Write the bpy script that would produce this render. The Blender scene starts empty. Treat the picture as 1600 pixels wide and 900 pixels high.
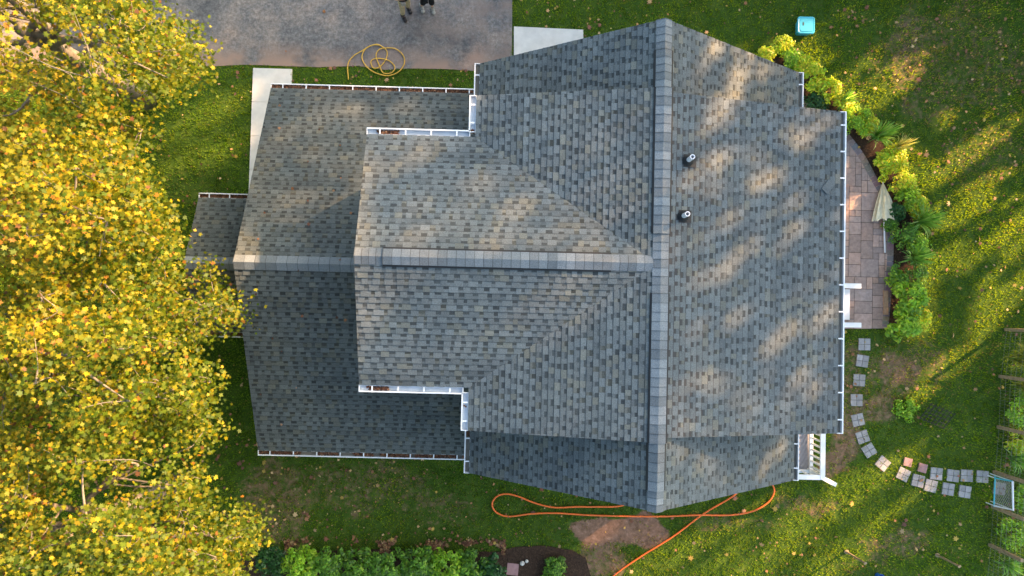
import bpy, math, random
import numpy as np
from mathutils import Vector
random.seed(7); rng = np.random.default_rng(7)
C = bpy.context.scene
# ------------------------------------------------------------------ camera
H = 21.3; F = 1067.0; TX, TY, ROLL = 0.009, 0.029, 0.025
cd = np.array([TX, TY, -1.0]); cd /= np.linalg.norm(cd)
cR = np.array([math.cos(ROLL), math.sin(ROLL), 0.0]); cR -= cd * (cR @ cd); cR /= np.linalg.norm(cR)
cU = np.cross(cR, cd)
cam = bpy.data.cameras.new('camera'); camo = bpy.data.objects.new('camera', cam)
C.collection.objects.link(camo); C.camera = camo
from mathutils import Matrix
camo.matrix_world = Matrix(((cR[0], cU[0], -cd[0], 0), (cR[1], cU[1], -cd[1], 0), (cR[2], cU[2], -cd[2], H), (0, 0, 0, 1)))
cam.sensor_width = 36; cam.lens = F / 1600 * 36; cam.clip_end = 2000; cam.clip_start = 0.1
# ------------------------------------------------------------------ light
AZ = math.radians(35.0); EL = math.radians(25.0)          # direction towards the sun: azimuth from +x, elevation
SD = np.array([math.cos(AZ) * math.cos(EL), math.sin(AZ) * math.cos(EL), math.sin(EL)])
w = bpy.data.worlds.new('World'); C.world = w; w.use_nodes = True
nt = w.node_tree; bg = nt.nodes['Background']; sky = nt.nodes.new('ShaderNodeTexSky')
sky.sky_type = 'NISHITA'; sky.sun_disc = False; sky.sun_elevation = EL; sky.sun_rotation = math.radians(90) - AZ
sky.air_density = 1.0; sky.dust_density = 3.0; sky.ozone_density = 1.0
nt.links.new(sky.outputs[0], bg.inputs[0]); bg.inputs[1].default_value = 0.15
sl = bpy.data.lights.new('sun', 'SUN'); so = bpy.data.objects.new('sun', sl); C.collection.objects.link(so)
sl.energy = 5.0; sl.angle = math.radians(1.0); sl.color = (1.0, 0.6, 0.34)
so.rotation_euler = Vector(SD).to_track_quat('Z', 'Y').to_euler(); so.location = (20, 14, 25)
C.view_settings.view_transform = 'Standard'; C.view_settings.look = 'None'
C.view_settings.exposure = 2.2
C.view_settings.use_white_balance = True; C.view_settings.white_balance_temperature = 7050; C.view_settings.white_balance_tint = 4; C.view_settings.gamma = 1.0
C.render.engine = 'CYCLES'

def P(u, v, z=0.0):
    """world point seen at photograph pixel (u,v) at height z"""
    d = cd * F + cR * (u - 800) - cU * (v - 450)
    return np.array([0, 0, H]) + d * ((z - H) / d[2])
def proj(X):
    X = np.asarray(X, float); V = X - np.array([0, 0, H]); k = V @ cd
    return 800 + F * (V @ cR) / k, 450 - F * (V @ cU) / k
def G2(pts, z=0.0): return np.array([P(u, v, z) for u, v in pts])
def inpoly(x, y, poly):
    x = np.asarray(x); y = np.asarray(y); r = np.zeros(x.shape, bool); n = len(poly)
    for i in range(n):
        x0, y0 = poly[i][0], poly[i][1]; x1, y1 = poly[(i + 1) % n][0], poly[(i + 1) % n][1]
        if y0 == y1: continue
        c = ((y0 > y) != (y1 > y)) & (x < (x1 - x0) * (y - y0) / (y1 - y0) + x0); r ^= c
    return r
def vnoise(x, y, s, seed=0):
    """smooth value noise 0..1"""
    r = np.random.default_rng(seed).random((64, 64)); x = np.asarray(x) / s + 1000; y = np.asarray(y) / s + 1000
    xi = np.floor(x).astype(int); yi = np.floor(y).astype(int); fx = x - xi; fy = y - yi
    fx = fx * fx * (3 - 2 * fx); fy = fy * fy * (3 - 2 * fy); g = lambda a, b: r[a % 64, b % 64]
    return (g(xi, yi) * (1 - fx) + g(xi + 1, yi) * fx) * (1 - fy) + (g(xi, yi + 1) * (1 - fx) + g(xi + 1, yi + 1) * fx) * fy

# ------------------------------------------------------------------ materials
def newmat(name, rough=0.8, spec=0.3):
    m = bpy.data.materials.new(name); m.use_nodes = True
    b = m.node_tree.nodes['Principled BSDF']; b.inputs['Roughness'].default_value = rough
    b.inputs['Specular IOR Level'].default_value = spec
    return m, m.node_tree, b
def N(nt, t, **kw):
    n = nt.nodes.new(t)
    for k, v in kw.items(): setattr(n, k, v)
    return n
def noise(nt, scale, detail=3, rough=0.6, vec=None, stretch=None):
    n = N(nt, 'ShaderNodeTexNoise'); n.inputs['Scale'].default_value = scale
    n.inputs['Detail'].default_value = detail; n.inputs['Roughness'].default_value = rough
    tc = N(nt, 'ShaderNodeNewGeometry')
    if stretch:
        mp = N(nt, 'ShaderNodeMapping'); mp.inputs['Scale'].default_value = stretch
        nt.links.new(tc.outputs['Position'], mp.inputs[0]); nt.links.new(mp.outputs[0], n.inputs['Vector'])
    else: nt.links.new(tc.outputs['Position'], n.inputs['Vector'])
    return n.outputs['Fac']
def ramp(nt, fac, stops):
    r = N(nt, 'ShaderNodeValToRGB'); e = r.color_ramp.elements
    while len(e) < len(stops): e.new(0.5)
    for i, (p, c) in enumerate(stops):
        e[i].position = p; e[i].color = (*c, 1) if not isinstance(c, float) else (c, c, c, 1)
    nt.links.new(fac, r.inputs[0]); return r.outputs[0]
def mix(nt, mode, fac, a, b):
    m = N(nt, 'ShaderNodeMix', data_type='RGBA', blend_type=mode)
    for i, s in ((0, fac), (6, a), (7, b)):
        if hasattr(s, 'links'): nt.links.new(s, m.inputs[i])
        elif i == 0: m.inputs[0].default_value = s
        else: m.inputs[i].default_value = (*s, 1)
    return m.outputs[2]
def bump(nt, b, h, strength, dist=0.01):
    n = N(nt, 'ShaderNodeBump'); n.inputs['Strength'].default_value = strength; n.inputs['Distance'].default_value = dist
    nt.links.new(h, n.inputs['Height']); nt.links.new(n.outputs[0], b.inputs['Normal'])
def plain(name, col, rough=0.5, spec=0.4, var=0.12, scale=6.0, metal=0.0):
    m, nt, b = newmat(name, rough, spec); b.inputs['Metallic'].default_value = metal
    n = noise(nt, scale, 5); r = ramp(nt, n, [(0.3, 1.0 - var), (0.7, 1.0)])
    nt.links.new(mix(nt, 'MULTIPLY', 1.0, col, r), b.inputs['Base Color'])
    bump(nt, b, noise(nt, scale * 20, 2), 0.15, 0.003); return m
def shingle_mat(name, tint):
    m, nt, b = newmat(name, 0.92, 0.22)
    a = N(nt, 'ShaderNodeAttribute', attribute_name='tone')
    c = mix(nt, 'MULTIPLY', 1.0, a.outputs['Color'], tint)
    c = mix(nt, 'MULTIPLY', 1.0, c, ramp(nt, noise(nt, 55, 3, 0.75), [(0.3, 0.62), (0.5, 0.98), (0.72, 1.42)]))
    c = mix(nt, 'MULTIPLY', 1.0, c, ramp(nt, noise(nt, 0.8, 4, 0.6), [(0.3, (0.76, 0.79, 0.82)), (0.5, (1, 1, 1)), (0.7, (1.13, 1.09, 1.03))]))
    nt.links.new(c, b.inputs['Base Color']); bump(nt, b, noise(nt, 120, 2), 0.5, 0.004); return m
def leaf_mat(name, trans=0.45, rough=0.55, gain=1.0):
    m, nt, b = newmat(name, rough, 0.35)
    a = N(nt, 'ShaderNodeAttribute', attribute_name='tone')
    c = a.outputs['Color']
    nt.links.new(c, b.inputs['Base Color'])
    t = N(nt, 'ShaderNodeBsdfTranslucent')
    nt.links.new(mix(nt, 'MULTIPLY', 1.0, c, (1.25 * gain, 1.2 * gain, 0.5 * gain)), t.inputs[0])
    mx = N(nt, 'ShaderNodeMixShader'); mx.inputs[0].default_value = trans
    nt.links.new(b.outputs[0], mx.inputs[1]); nt.links.new(t.outputs[0], mx.inputs[2])
    nt.links.new(mx.outputs[0], nt.nodes['Material Output'].inputs[0]); return m
M = {}
M['shingle'] = shingle_mat('shingle', (1.0, 1.0, 1.0))
M['white'] = plain('white_paint', (0.78, 0.8, 0.82), 0.35, 0.5, 0.14, 3)
M['siding'] = plain('white_siding', (0.72, 0.72, 0.7), 0.6, 0.3, 0.1, 2)
M['troughgrey'] = plain('gutter_inside_dull', (0.2, 0.19, 0.16), 0.7, 0.2, 0.4, 5)  # debris grey with the shade inside the trough painted in
M['troughblue'] = plain('gutter_inside_clean', (0.5, 0.56, 0.62), 0.5, 0.3, 0.2, 5)  # bluish shade inside the white trough, painted as colour
M['deckwood'] = plain('roof_deck', (0.05, 0.05, 0.05), 0.9)
M['black'] = plain('black_rubber', (0.012, 0.013, 0.015), 0.6)
M['blackmetal'] = plain('black_metal', (0.01, 0.01, 0.01), 0.5)
M['glass'] = plain('window_glass', (0.02, 0.025, 0.03), 0.05, 0.8)
M['leaf'] = leaf_mat('tree_leaf', 0.55, gain=1.15)
M['shrubleaf'] = leaf_mat('shrub_leaf', 0.35, 0.4)
M['grassblade'] = leaf_mat('grass_blade', 0.5, 0.6, gain=1.2)
M['dryleaf'] = leaf_mat('dry_leaf', 0.15, 0.8)
M['bark'] = plain('pale_bark', (0.24, 0.21, 0.17), 0.85, 0.2, 0.55, 9)
M['darkbark'] = plain('brown_bark', (0.12, 0.085, 0.06), 0.9, 0.2, 0.4, 9)
M['orange'] = plain('orange_rubber', (0.85, 0.16, 0.03), 0.4, 0.4, 0.1)
M['yellow'] = plain('yellow_rubber', (0.62, 0.36, 0.05), 0.45, 0.4, 0.1)
M['teal'] = plain('turquoise_plastic', (0.05, 0.42, 0.55), 0.28, 0.5, 0.08)
M['blue'] = plain('blue_plastic', (0.01, 0.12, 0.55), 0.35, 0.5, 0.08)
M['oldwood'] = plain('weathered_wood', (0.36, 0.27, 0.17), 0.8, 0.2, 0.45, 14)
M['boardwood'] = plain('tan_board', (0.42, 0.27, 0.17), 0.75, 0.2, 0.3, 14)
M['deckgrey'] = plain('grey_deck_paint', (0.33, 0.31, 0.32), 0.6, 0.3, 0.2, 8)
M['canvas'] = plain('cream_canvas', (0.74, 0.66, 0.46), 0.8, 0.2, 0.25, 7)
M['pole'] = plain('white_pole', (0.7, 0.72, 0.76), 0.3, 0.5, 0.05)
M['wire'] = plain('galvanised_wire', (0.3, 0.3, 0.28), 0.5, 0.5, 0.2)
M['khaki'] = plain('khaki_cloth', (0.42, 0.37, 0.24), 0.9, 0.1, 0.35, 18)
M['redcloth'] = plain('red_cloth', (0.4, 0.07, 0.05), 0.9, 0.1, 0.3, 18)
M['darkcloth'] = plain('dark_cloth', (0.02, 0.022, 0.025), 0.9, 0.1, 0.3, 18)
M['skin'] = plain('skin', (0.48, 0.29, 0.21), 0.6, 0.3, 0.1, 12)
M['boot'] = plain('black_leather', (0.014, 0.012, 0.014), 0.5, 0.4)
M['greysock'] = plain('grey_shoe', (0.25, 0.26, 0.25), 0.8, 0.2)
M['hair'] = plain('brown_hair', (0.05, 0.03, 0.02), 0.7)
M['pebble'] = plain('white_pebble', (0.6, 0.58, 0.54), 0.8, 0.2, 0.3, 20)

def stone_mat(name, col, var=0.35):
    m, nt, b = newmat(name, 0.85, 0.25)
    a = N(nt, 'ShaderNodeAttribute', attribute_name='tone')
    c = mix(nt, 'MULTIPLY', 1.0, a.outputs['Color'], col)
    c = mix(nt, 'MULTIPLY', 1.0, c, ramp(nt, noise(nt, 9, 6, 0.7), [(0.25, 1 - var), (0.7, 1.15)]))
    nt.links.new(c, b.inputs['Base Color']); bump(nt, b, noise(nt, 90, 3), 0.4, 0.004); return m
M['paver'] = stone_mat('paver', (1, 1, 1)); M['stepstone'] = stone_mat('stepping_stone', (1, 1, 1), 0.25)

m, nt, b = newmat('asphalt', 0.9, 0.2); M['asphalt'] = m
c = ramp(nt, noise(nt, 0.55, 6, 0.68), [(0.36, (0.085, 0.087, 0.09)), (0.48, (0.145, 0.14, 0.138)), (0.62, (0.24, 0.205, 0.18))])
c = mix(nt, 'MULTIPLY', 1.0, c, ramp(nt, noise(nt, 9, 8, 0.85), [(0.34, 0.5), (0.5, 0.98), (0.66, 1.7)]))
geo = N(nt, 'ShaderNodeNewGeometry'); sp = N(nt, 'ShaderNodeSeparateXYZ'); nt.links.new(geo.outputs['Position'], sp.inputs[0])
ed = N(nt, 'ShaderNodeMapRange'); nt.links.new(sp.outputs['Y'], ed.inputs[0])          # pale sandy dirt washed onto the kerbless edge
ed.inputs[1].default_value = 8.25; ed.inputs[2].default_value = 7.55
ng = N(nt, 'ShaderNodeMath', operation='MULTIPLY'); nt.links.new(ed.outputs[0], ng.inputs[0])
nt.links.new(ramp(nt, noise(nt, 0.9, 3), [(0.4, 0.0), (0.55, 1.0)]), ng.inputs[1])
c = mix(nt, 'MIX', ng.outputs[0], c, (0.27, 0.19, 0.15))
rgt = N(nt, 'ShaderNodeMapRange'); nt.links.new(sp.outputs['X'], rgt.inputs[0])          # dirt towards the slab
rgt.inputs[1].default_value = -5.5; rgt.inputs[2].default_value = -0.5; rgt.inputs[4].default_value = 0.75
n2 = N(nt, 'ShaderNodeMath', operation='MULTIPLY'); nt.links.new(rgt.outputs[0], n2.inputs[0])
nt.links.new(ramp(nt, noise(nt, 1.3, 5, 0.7), [(0.4, 0.0), (0.62, 1.0)]), n2.inputs[1])
c = mix(nt, 'MIX', n2.outputs[0], c, (0.22, 0.165, 0.14))
nt.links.new(c, b.inputs['Base Color']); bump(nt, b, noise(nt, 60, 3), 0.5, 0.006)

m, nt, b = newmat('concrete', 0.85, 0.2); M['concrete'] = m
c = mix(nt, 'MULTIPLY', 1.0, (0.62, 0.6, 0.56), ramp(nt, noise(nt, 2, 6, 0.7), [(0.3, 0.82), (0.7, 1.05)]))
nt.links.new(c, b.inputs['Base Color']); bump(nt, b, noise(nt, 80, 2), 0.2, 0.003)

m, nt, b = newmat('mulch', 0.95, 0.1); M['mulch'] = m
c = ramp(nt, noise(nt, 22, 6, 0.8), [(0.3, (0.018, 0.011, 0.008)), (0.55, (0.055, 0.035, 0.025)), (0.75, (0.15, 0.1, 0.07))])
nt.links.new(c, b.inputs['Base Color']); bump(nt, b, noise(nt, 30, 4), 1.0, 0.03)

# lawn soil: bare patches live on the lawn itself
BARE = [(950, 830, 62, 26, 1.0), (1015, 832, 30, 22, 0.9), (1420, 75, 30, 60, 0.42), (1400, 578, 44, 28, 0.5), (1395, 545, 50, 25, 0.3), (1330, 560, 30, 40, 0.4),
        (1320, 690, 30, 50, 0.5), (580, 768, 50, 20, 0.34), (490, 750, 60, 24, 0.26), (1410, 850, 44, 25, 0.4), (1375, 640, 40, 30, 0.45),
        (1460, 600, 25, 18, 0.3), (460, 800, 50, 24, 0.22), (1425, 170, 20, 20, 0.4), (940, 870, 40, 35, 0.5), (1260, 790, 70, 18, 0.4), (1290, 730, 20, 30, .5), (1330, 620, 24, 70, .42), (1440, 560, 60, 30, .38), (560, 760, 150, 50, .37), (430, 780, 60, 80, .42), (1380, 600, 60, 60, .37), (1340, 890, 60, 20, .3), (1150, 815, 90, 14, .36), (700, 800, 60, 30, .34), (290, 290, 60, 30, .2), (1500, 90, 140, 90, .36), (1540, 240, 80, 50, .33), (1500, 560, 50, 40, .2)]
def bare(x, y):
    u, v = proj(np.stack([x, y, np.zeros_like(x)], -1)); r = np.zeros_like(x)
    wob = 0.65 + 0.8 * vnoise(x, y, 0.35, 3) * vnoise(x, y, 0.9, 4) * 1.6
    for a, c_, ru, rv, s in BARE:
        d = np.sqrt(((u - a) / ru) ** 2 + ((v - c_) / rv) ** 2) / wob
        r = np.maximum(r, s * np.clip(1.35 - d, 0, 0.5) * 2)
    return r
m, nt, b = newmat('lawn_soil', 0.95, 0.1); M['lawn'] = m
a = N(nt, 'ShaderNodeAttribute', attribute_name='bare')
g = ramp(nt, noise(nt, 3.0, 8, 0.75), [(0.3, (0.025, 0.055, 0.008)), (0.5, (0.05, 0.095, 0.014)), (0.72, (0.095, 0.13, 0.025))])
d_ = ramp(nt, noise(nt, 6.0, 8, 0.75), [(0.3, (0.1, 0.06, 0.035)), (0.55, (0.25, 0.145, 0.1)), (0.75, (0.38, 0.25, 0.19))])
bf = N(nt, 'ShaderNodeMath', operation='MULTIPLY_ADD'); nt.links.new(a.outputs['Fac'], bf.inputs[0]); bf.inputs[1].default_value = 4.5
mm_ = N(nt, 'ShaderNodeMath', operation='MULTIPLY'); nt.links.new(noise(nt, 5.0, 8, 0.8), mm_.inputs[0]); mm_.inputs[1].default_value = -4.5
nt.links.new(mm_.outputs[0], bf.inputs[2]); ad = N(nt, 'ShaderNodeMath', operation='ADD', use_clamp=True); nt.links.new(bf.outputs[0], ad.inputs[0]); ad.inputs[1].default_value = 0.75
gt = N(nt, 'ShaderNodeMath', operation='MULTIPLY', use_clamp=True); nt.links.new(ad.outputs[0], gt.inputs[0]); 
sc_ = N(nt, 'ShaderNodeMath', operation='MULTIPLY', use_clamp=True); nt.links.new(a.outputs['Fac'], sc_.inputs[0]); sc_.inputs[1].default_value = 5.0; nt.links.new(sc_.outputs[0], gt.inputs[1])
nt.links.new(mix(nt, 'MIX', gt.outputs[0], g, d_), b.inputs['Base Color'])
bump(nt, b, noise(nt, 40, 4), 0.8, 0.02)

# ------------------------------------------------------------------ mesh helpers
class MB:
    def __init__(s): s.v = []; s.f = []; s.c = []
    def add(s, vs, fs, col=None):
        o = len(s.v); s.v += [tuple(float(q) for q in p) for p in vs]; s.f += [tuple(i + o for i in f) for f in fs]
        s.c += [col or (1, 1, 1)] * len(fs)
    def box(s, c, size, rz=0.0, col=None, axes=None):
        hx, hy, hz = [q / 2 for q in size]; ca, sa = math.cos(rz), math.sin(rz)
        if axes is None: axes = ((ca, sa, 0), (-sa, ca, 0), (0, 0, 1))
        A = np.array(axes, float); vs = []
        for z in (-hz, hz):
            for x, y in ((-hx, -hy), (hx, -hy), (hx, hy), (-hx, hy)): vs.append(np.array(c) + A[0] * x + A[1] * y + A[2] * z)
        s.add(vs, [(3, 2, 1, 0), (4, 5, 6, 7), (0, 1, 5, 4), (1, 2, 6, 5), (2, 3, 7, 6), (3, 0, 4, 7)], col)
    def bar(s, p0, p1, wd, ht, col=None):
        p0 = np.array(p0, float); p1 = np.array(p1, float); d = p1 - p0; L = np.linalg.norm(d); d /= L
        up = np.array([0, 0, 1.0]) if abs(d[2]) < 0.95 else np.array([1.0, 0, 0]); sd = np.cross(up, d); sd /= np.linalg.norm(sd); up = np.cross(d, sd)
        s.box((p0 + p1) / 2, (L, wd, ht), axes=(d, sd, up), col=col)
    def tube(s, pts, r, n=8, col=None, caps=True):
        pts = [np.array(p, float) for p in pts]; K = len(pts); rs = r if hasattr(r, '__len__') else [r] * K; vs = []; prev = None
        for i, p in enumerate(pts):
            d = pts[min(i + 1, K - 1)] - pts[max(i - 1, 0)]; d /= (np.linalg.norm(d) + 1e-9)
            ref = prev if prev is not None else (np.array([0, 0, 1.0]) if abs(d[2]) < 0.9 else np.array([1.0, 0, 0]))
            a = ref - d * (ref @ d); a /= (np.linalg.norm(a) + 1e-9); prev = a; b_ = np.cross(d, a)
            for k in range(n):
                t = 2 * math.pi * k / n; vs.append(p + (a * math.cos(t) + b_ * math.sin(t)) * rs[i])
        fs = [(i * n + k, i * n + (k + 1) % n, (i + 1) * n + (k + 1) % n, (i + 1) * n + k) for i in range(K - 1) for k in range(n)]
        if caps: fs += [tuple(range(n - 1, -1, -1)), tuple((K - 1) * n + k for k in range(n))]
        s.add(vs, fs, col)
    def prism(s, poly, z0, z1, col=None):
        n = len(poly); vs = [(p[0], p[1], z0) for p in poly] + [(p[0], p[1], z1) for p in poly]
        s.add(vs, [tuple(range(n - 1, -1, -1)), tuple(range(n, 2 * n))] + [(i, (i + 1) % n, n + (i + 1) % n, n + i) for i in range(n)], col)
    def ext(s, poly3, d, col=None):
        n = len(poly3); A = [np.array(p, float) for p in poly3]; vs = A + [p + np.array(d) for p in A]
        s.add(vs, [tuple(range(n)), tuple(range(2 * n - 1, n - 1, -1))] + [(n + i, n + (i + 1) % n, (i + 1) % n, i) for i in range(n)], col)
    def blob(s, c, r, n=10, m_=6, jit=0.0, col=None):
        vs = [(c[0], c[1], c[2] - r[2])]; 
        for j in range(1, m_):
            ph = math.pi * j / m_ - math.pi / 2
            for i in range(n):
                t = 2 * math.pi * i / n; k = 1 + random.uniform(-jit, jit)
                vs.append((c[0] + r[0] * k * math.cos(ph) * math.cos(t), c[1] + r[1] * k * math.cos(ph) * math.sin(t), c[2] + r[2] * k * math.sin(ph)))
        vs.append((c[0], c[1], c[2] + r[2])); L = len(vs) - 1; fs = [(0, 1 + (i + 1) % n, 1 + i) for i in range(n)]
        for j in range(m_ - 2):
            for i in range(n): fs.append((1 + j * n + i, 1 + j * n + (i + 1) % n, 1 + (j + 1) * n + (i + 1) % n, 1 + (j + 1) * n + i))
        fs += [(L, 1 + (m_ - 2) * n + i, 1 + (m_ - 2) * n + (i + 1) % n) for i in range(n)]; s.add(vs, fs, col)
def origin_of(parent):
    o = np.zeros(3)
    while parent is not None: o += np.array(parent.location); parent = parent.parent
    return o
def obj(name, mb, mat, parent=None, loc=None, smooth=False, bevel=0.0):
    """ONE mesh object from world-space geometry; loc is its own origin when top-level"""
    v = np.array(mb.v, float); base = origin_of(parent) if parent is not None else (np.array(loc, float) if loc is not None else np.zeros(3))
    me = bpy.data.meshes.new(name); me.from_pydata((v - base).tolist(), [], mb.f); me.materials.append(mat)
    at = me.attributes.new('tone', 'FLOAT_COLOR', 'FACE'); at.data.foreach_set('color', np.array([(*c, 1) for c in mb.c], 'f').ravel())
    if smooth: me.shade_smooth()
    o = bpy.data.objects.new(name, me); C.collection.objects.link(o)
    if parent is not None: o.parent = parent
    elif loc is not None: o.location = loc
    if bevel:
        b_ = o.modifiers.new('bevel', 'BEVEL'); b_.width = bevel; b_.segments = 2; b_.limit_method = 'ANGLE'
    return o
def tag(o, label=None, cat=None, group=None, kind=None):
    for k, v in (('label', label), ('category', cat), ('group', group), ('kind', kind)):
        if v: o[k] = v
    return o
def thing(name, loc, label, cat, group=None):
    o = bpy.data.objects.new(name, None); C.collection.objects.link(o); o.location = [float(q) for q in loc]
    o.empty_display_size = 0.2
    return tag(o, label, cat, group)
def spline(pts, k=8, closed=False):
    p = [np.array(q, float) for q in pts]; n = len(p); out = []
    for i in range(n - 1):
        a, b_, c_, d = p[max(i - 1, 0)], p[i], p[i + 1], p[min(i + 2, n - 1)]
        for j in range(k):
            t = j / k; out.append(0.5 * ((2 * b_) + (-a + c_) * t + (2 * a - 5 * b_ + 4 * c_ - d) * t * t + (-a + 3 * b_ - 3 * c_ + d) * t ** 3))
    out.append(p[-1]); return out

STAR = np.array([(0, -.5), (.12, -.22), (.42, -.3), (.3, -.05), (.5, .18), (.2, .18), (0, .55), (-.2, .18), (-.5, .18), (-.3, -.05), (-.42, -.3), (-.12, -.22)])
OVAL = np.array([(0, -.5), (.2, -.2), (.24, .1), (0, .5), (-.24, .1), (-.2, -.2)])
def leafmesh(name, cen, nrm, size, col, shape, mat, parent=None, loc=None, curl=0.15, yaw=None):
    """many small leaf polygons as one mesh (numpy arrays)"""
    n = len(cen); k = len(shape)
    nrm = nrm / (np.linalg.norm(nrm, axis=1, keepdims=True) + 1e-9)
    a = rng.normal(size=(n, 3)) if yaw is None else yaw
    a -= nrm * (a * nrm).sum(1, keepdims=True); a /= (np.linalg.norm(a, axis=1, keepdims=True) + 1e-9)
    b_ = np.cross(nrm, a); S = np.asarray(size).reshape(-1, 1, 1) * np.ones((n, 1, 1))
    V = cen[:, None, :] + S * (a[:, None, :] * shape[None, :, :1] + b_[:, None, :] * shape[None, :, 1:2]
        - nrm[:, None, :] * (curl * (shape ** 2).sum(1) * 2)[None, :, None])
    base = origin_of(parent) if parent is not None else (np.array(loc, float) if loc is not None else np.zeros(3))
    V = (V - base).reshape(-1, 3)
    me = bpy.data.meshes.new(name); me.vertices.add(n * k); me.vertices.foreach_set('co', V.astype('f').ravel())
    me.loops.add(n * k); me.loops.foreach_set('vertex_index', np.arange(n * k, dtype='i'))
    me.polygons.add(n); me.polygons.foreach_set('loop_start', np.arange(0, n * k, k, dtype='i'))
    me.update(calc_edges=True); me.materials.append(mat)
    at = me.attributes.new('tone', 'FLOAT_COLOR', 'FACE')
    at.data.foreach_set('color', np.concatenate([col, np.ones((n, 1))], 1).astype('f').ravel())
    o = bpy.data.objects.new(name, me); C.collection.objects.link(o)
    if parent is not None: o.parent = parent
    elif loc is not None: o.location = loc
    return o

# ------------------------------------------------------------------ ground, drive, walks, patio
DRIVE = [(-26, 30), P(-300, -600)[:2], P(802, -600)[:2], P(801, 60)[:2], P(800, 112)[:2]]
dr_edge = [(742, 111), (700, 108), (640, 107), (600, 109), (560, 103), (500, 105), (440, 103), (380, 101), (310, 105), (250, 107), (150, 100), (60, 106), (0, 104), (-200, 108), (-400, 108)]
DRIVE = [P(800, 112)[:2]] + [P(u, v)[:2] for u, v in dr_edge] + [P(-400, -700)[:2], P(803, -700)[:2]]
WALK1 = [P(397, 106.5)[:2], P(454, 106.5)[:2], P(449, 330)[:2], P(388, 330)[:2]]
WALK2 = [P(803, 42)[:2], P(911, 47)[:2], P(913, 130)[:2], P(803, 130)[:2]]
PATIO = [P(u, v)[:2] for u, v in [(1225, 150), (1250, 158), (1285, 177), (1318, 205), (1345, 240), (1370, 283), (1386, 312), (1393, 350), (1393, 400), (1391, 440), (1388, 480), (1385, 513), (1225, 515)]]
BED = [P(u, v)[:2] for u, v in [(1195, 90), (1235, 88), (1285, 125), (1325, 165), (1365, 205), (1400, 255), (1425, 320), (1432, 400), (1432, 480), (1418, 520), (1387, 518), (1387, 480), (1394, 400), (1394, 350), (1387, 310), (1370, 282), (1345, 238), (1318, 203), (1285, 175), (1250, 155), (1190, 120)]]
BED2 = [P(u, v)[:2] for u, v in [(780, 862), (800, 855), (850, 852), (895, 860), (915, 872), (923, 900), (920, 960), (370, 960), (375, 860), (450, 862), (600, 858), (700, 862)]]
HOUSEP = [(-8.3, 2.5), (-6.3, 2.5), (-6.3, 5.5), (-0.4, 5.5), (-0.4, 6.0), (7.0, 6.0), (7.0, -3.9), (-.4, -3.9), (-.4, -3.7), (-6.3, -3.7), (-6.3, -.5), (-8.3, -.5)]
gx = np.arange(-40, 50.01, 0.2); gy = np.arange(-32, 40.01, 0.2); X, Y = np.meshgrid(gx, gy)
me = bpy.data.meshes.new('lawn'); nx, ny = len(gx), len(gy)
Z = 0.03 * (vnoise(X, Y, 3.0, 11) - 0.5) - 0.02
V = np.stack([X, Y, Z], -1).reshape(-1, 3)
idx = np.arange(nx * ny).reshape(ny, nx); Q = np.stack([idx[:-1, :-1], idx[:-1, 1:], idx[1:, 1:], idx[1:, :-1]], -1).reshape(-1, 4)
me.vertices.add(len(V)); me.vertices.foreach_set('co', V.astype('f').ravel()); me.loops.add(Q.size); me.loops.foreach_set('vertex_index', Q.astype('i').ravel())
me.polygons.add(len(Q)); me.polygons.foreach_set('loop_start', np.arange(0, Q.size, 4, dtype='i')); me.update(calc_edges=True)
at = me.attributes.new('bare', 'FLOAT', 'POINT'); at.data.foreach_set('value', bare(V[:, 0], V[:, 1]).astype('f')); me.materials.append(M['lawn'])
lawn = bpy.data.objects.new('lawn', me); C.collection.objects.link(lawn); tag(lawn, kind='structure')
mb = MB(); mb.add([(-700, -700, -.12), (700, -700, -.12), (700, 700, -.12), (-700, 700, -.12)], [(0, 1, 2, 3)])
tag(obj('ground', mb, M['lawn']), kind='structure')
mb = MB(); mb.prism(DRIVE, -0.1, 0.004); tag(obj('driveway', mb, M['asphalt']), kind='structure')
def slab(name, poly, cuts):
    mb = MB(); ys = sorted(cuts)
    x0 = min(p[0] for p in poly); x1 = max(p[0] for p in poly)
    for a, b_ in zip(ys[:-1], ys[1:]):
        mb.prism([(x0, a + .006), (x1, a + .006), (x1, b_ - .006), (x0, b_ - .006)], -.1, .035)
    mb2 = MB(); mb.prism([(x0 + .02, ys[0] + .02), (x1 - .02, ys[0] + .02), (x1 - .02, ys[-1] - .02), (x0 + .02, ys[-1] - .02)], -.1, .018)
    return tag(obj(name, mb, M['concrete']), kind='structure')
w1 = P(397, 106.5); slab('sidewalk', WALK1, [w1[1] - 1.07 * i for i in range(6)])
mb = MB(); q0, q1, q2, q3 = [P(u, v) for u, v in ((803, 42), (911, 47), (913, 130), (803, 130))]
mb.prism([q0, q1, q2, q3][::-1], -.1, .035); tag(obj('concrete_slab', mb, M['concrete']), kind='structure')
mb = MB(); mb.prism(BED, -.1, .012); tag(obj('planting_bed', mb, M['mulch']), kind='structure')
mb = MB(); mb.prism(BED2, -.1, .014); tag(obj('planting_bed', mb, M['mulch']), kind='structure')
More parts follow.
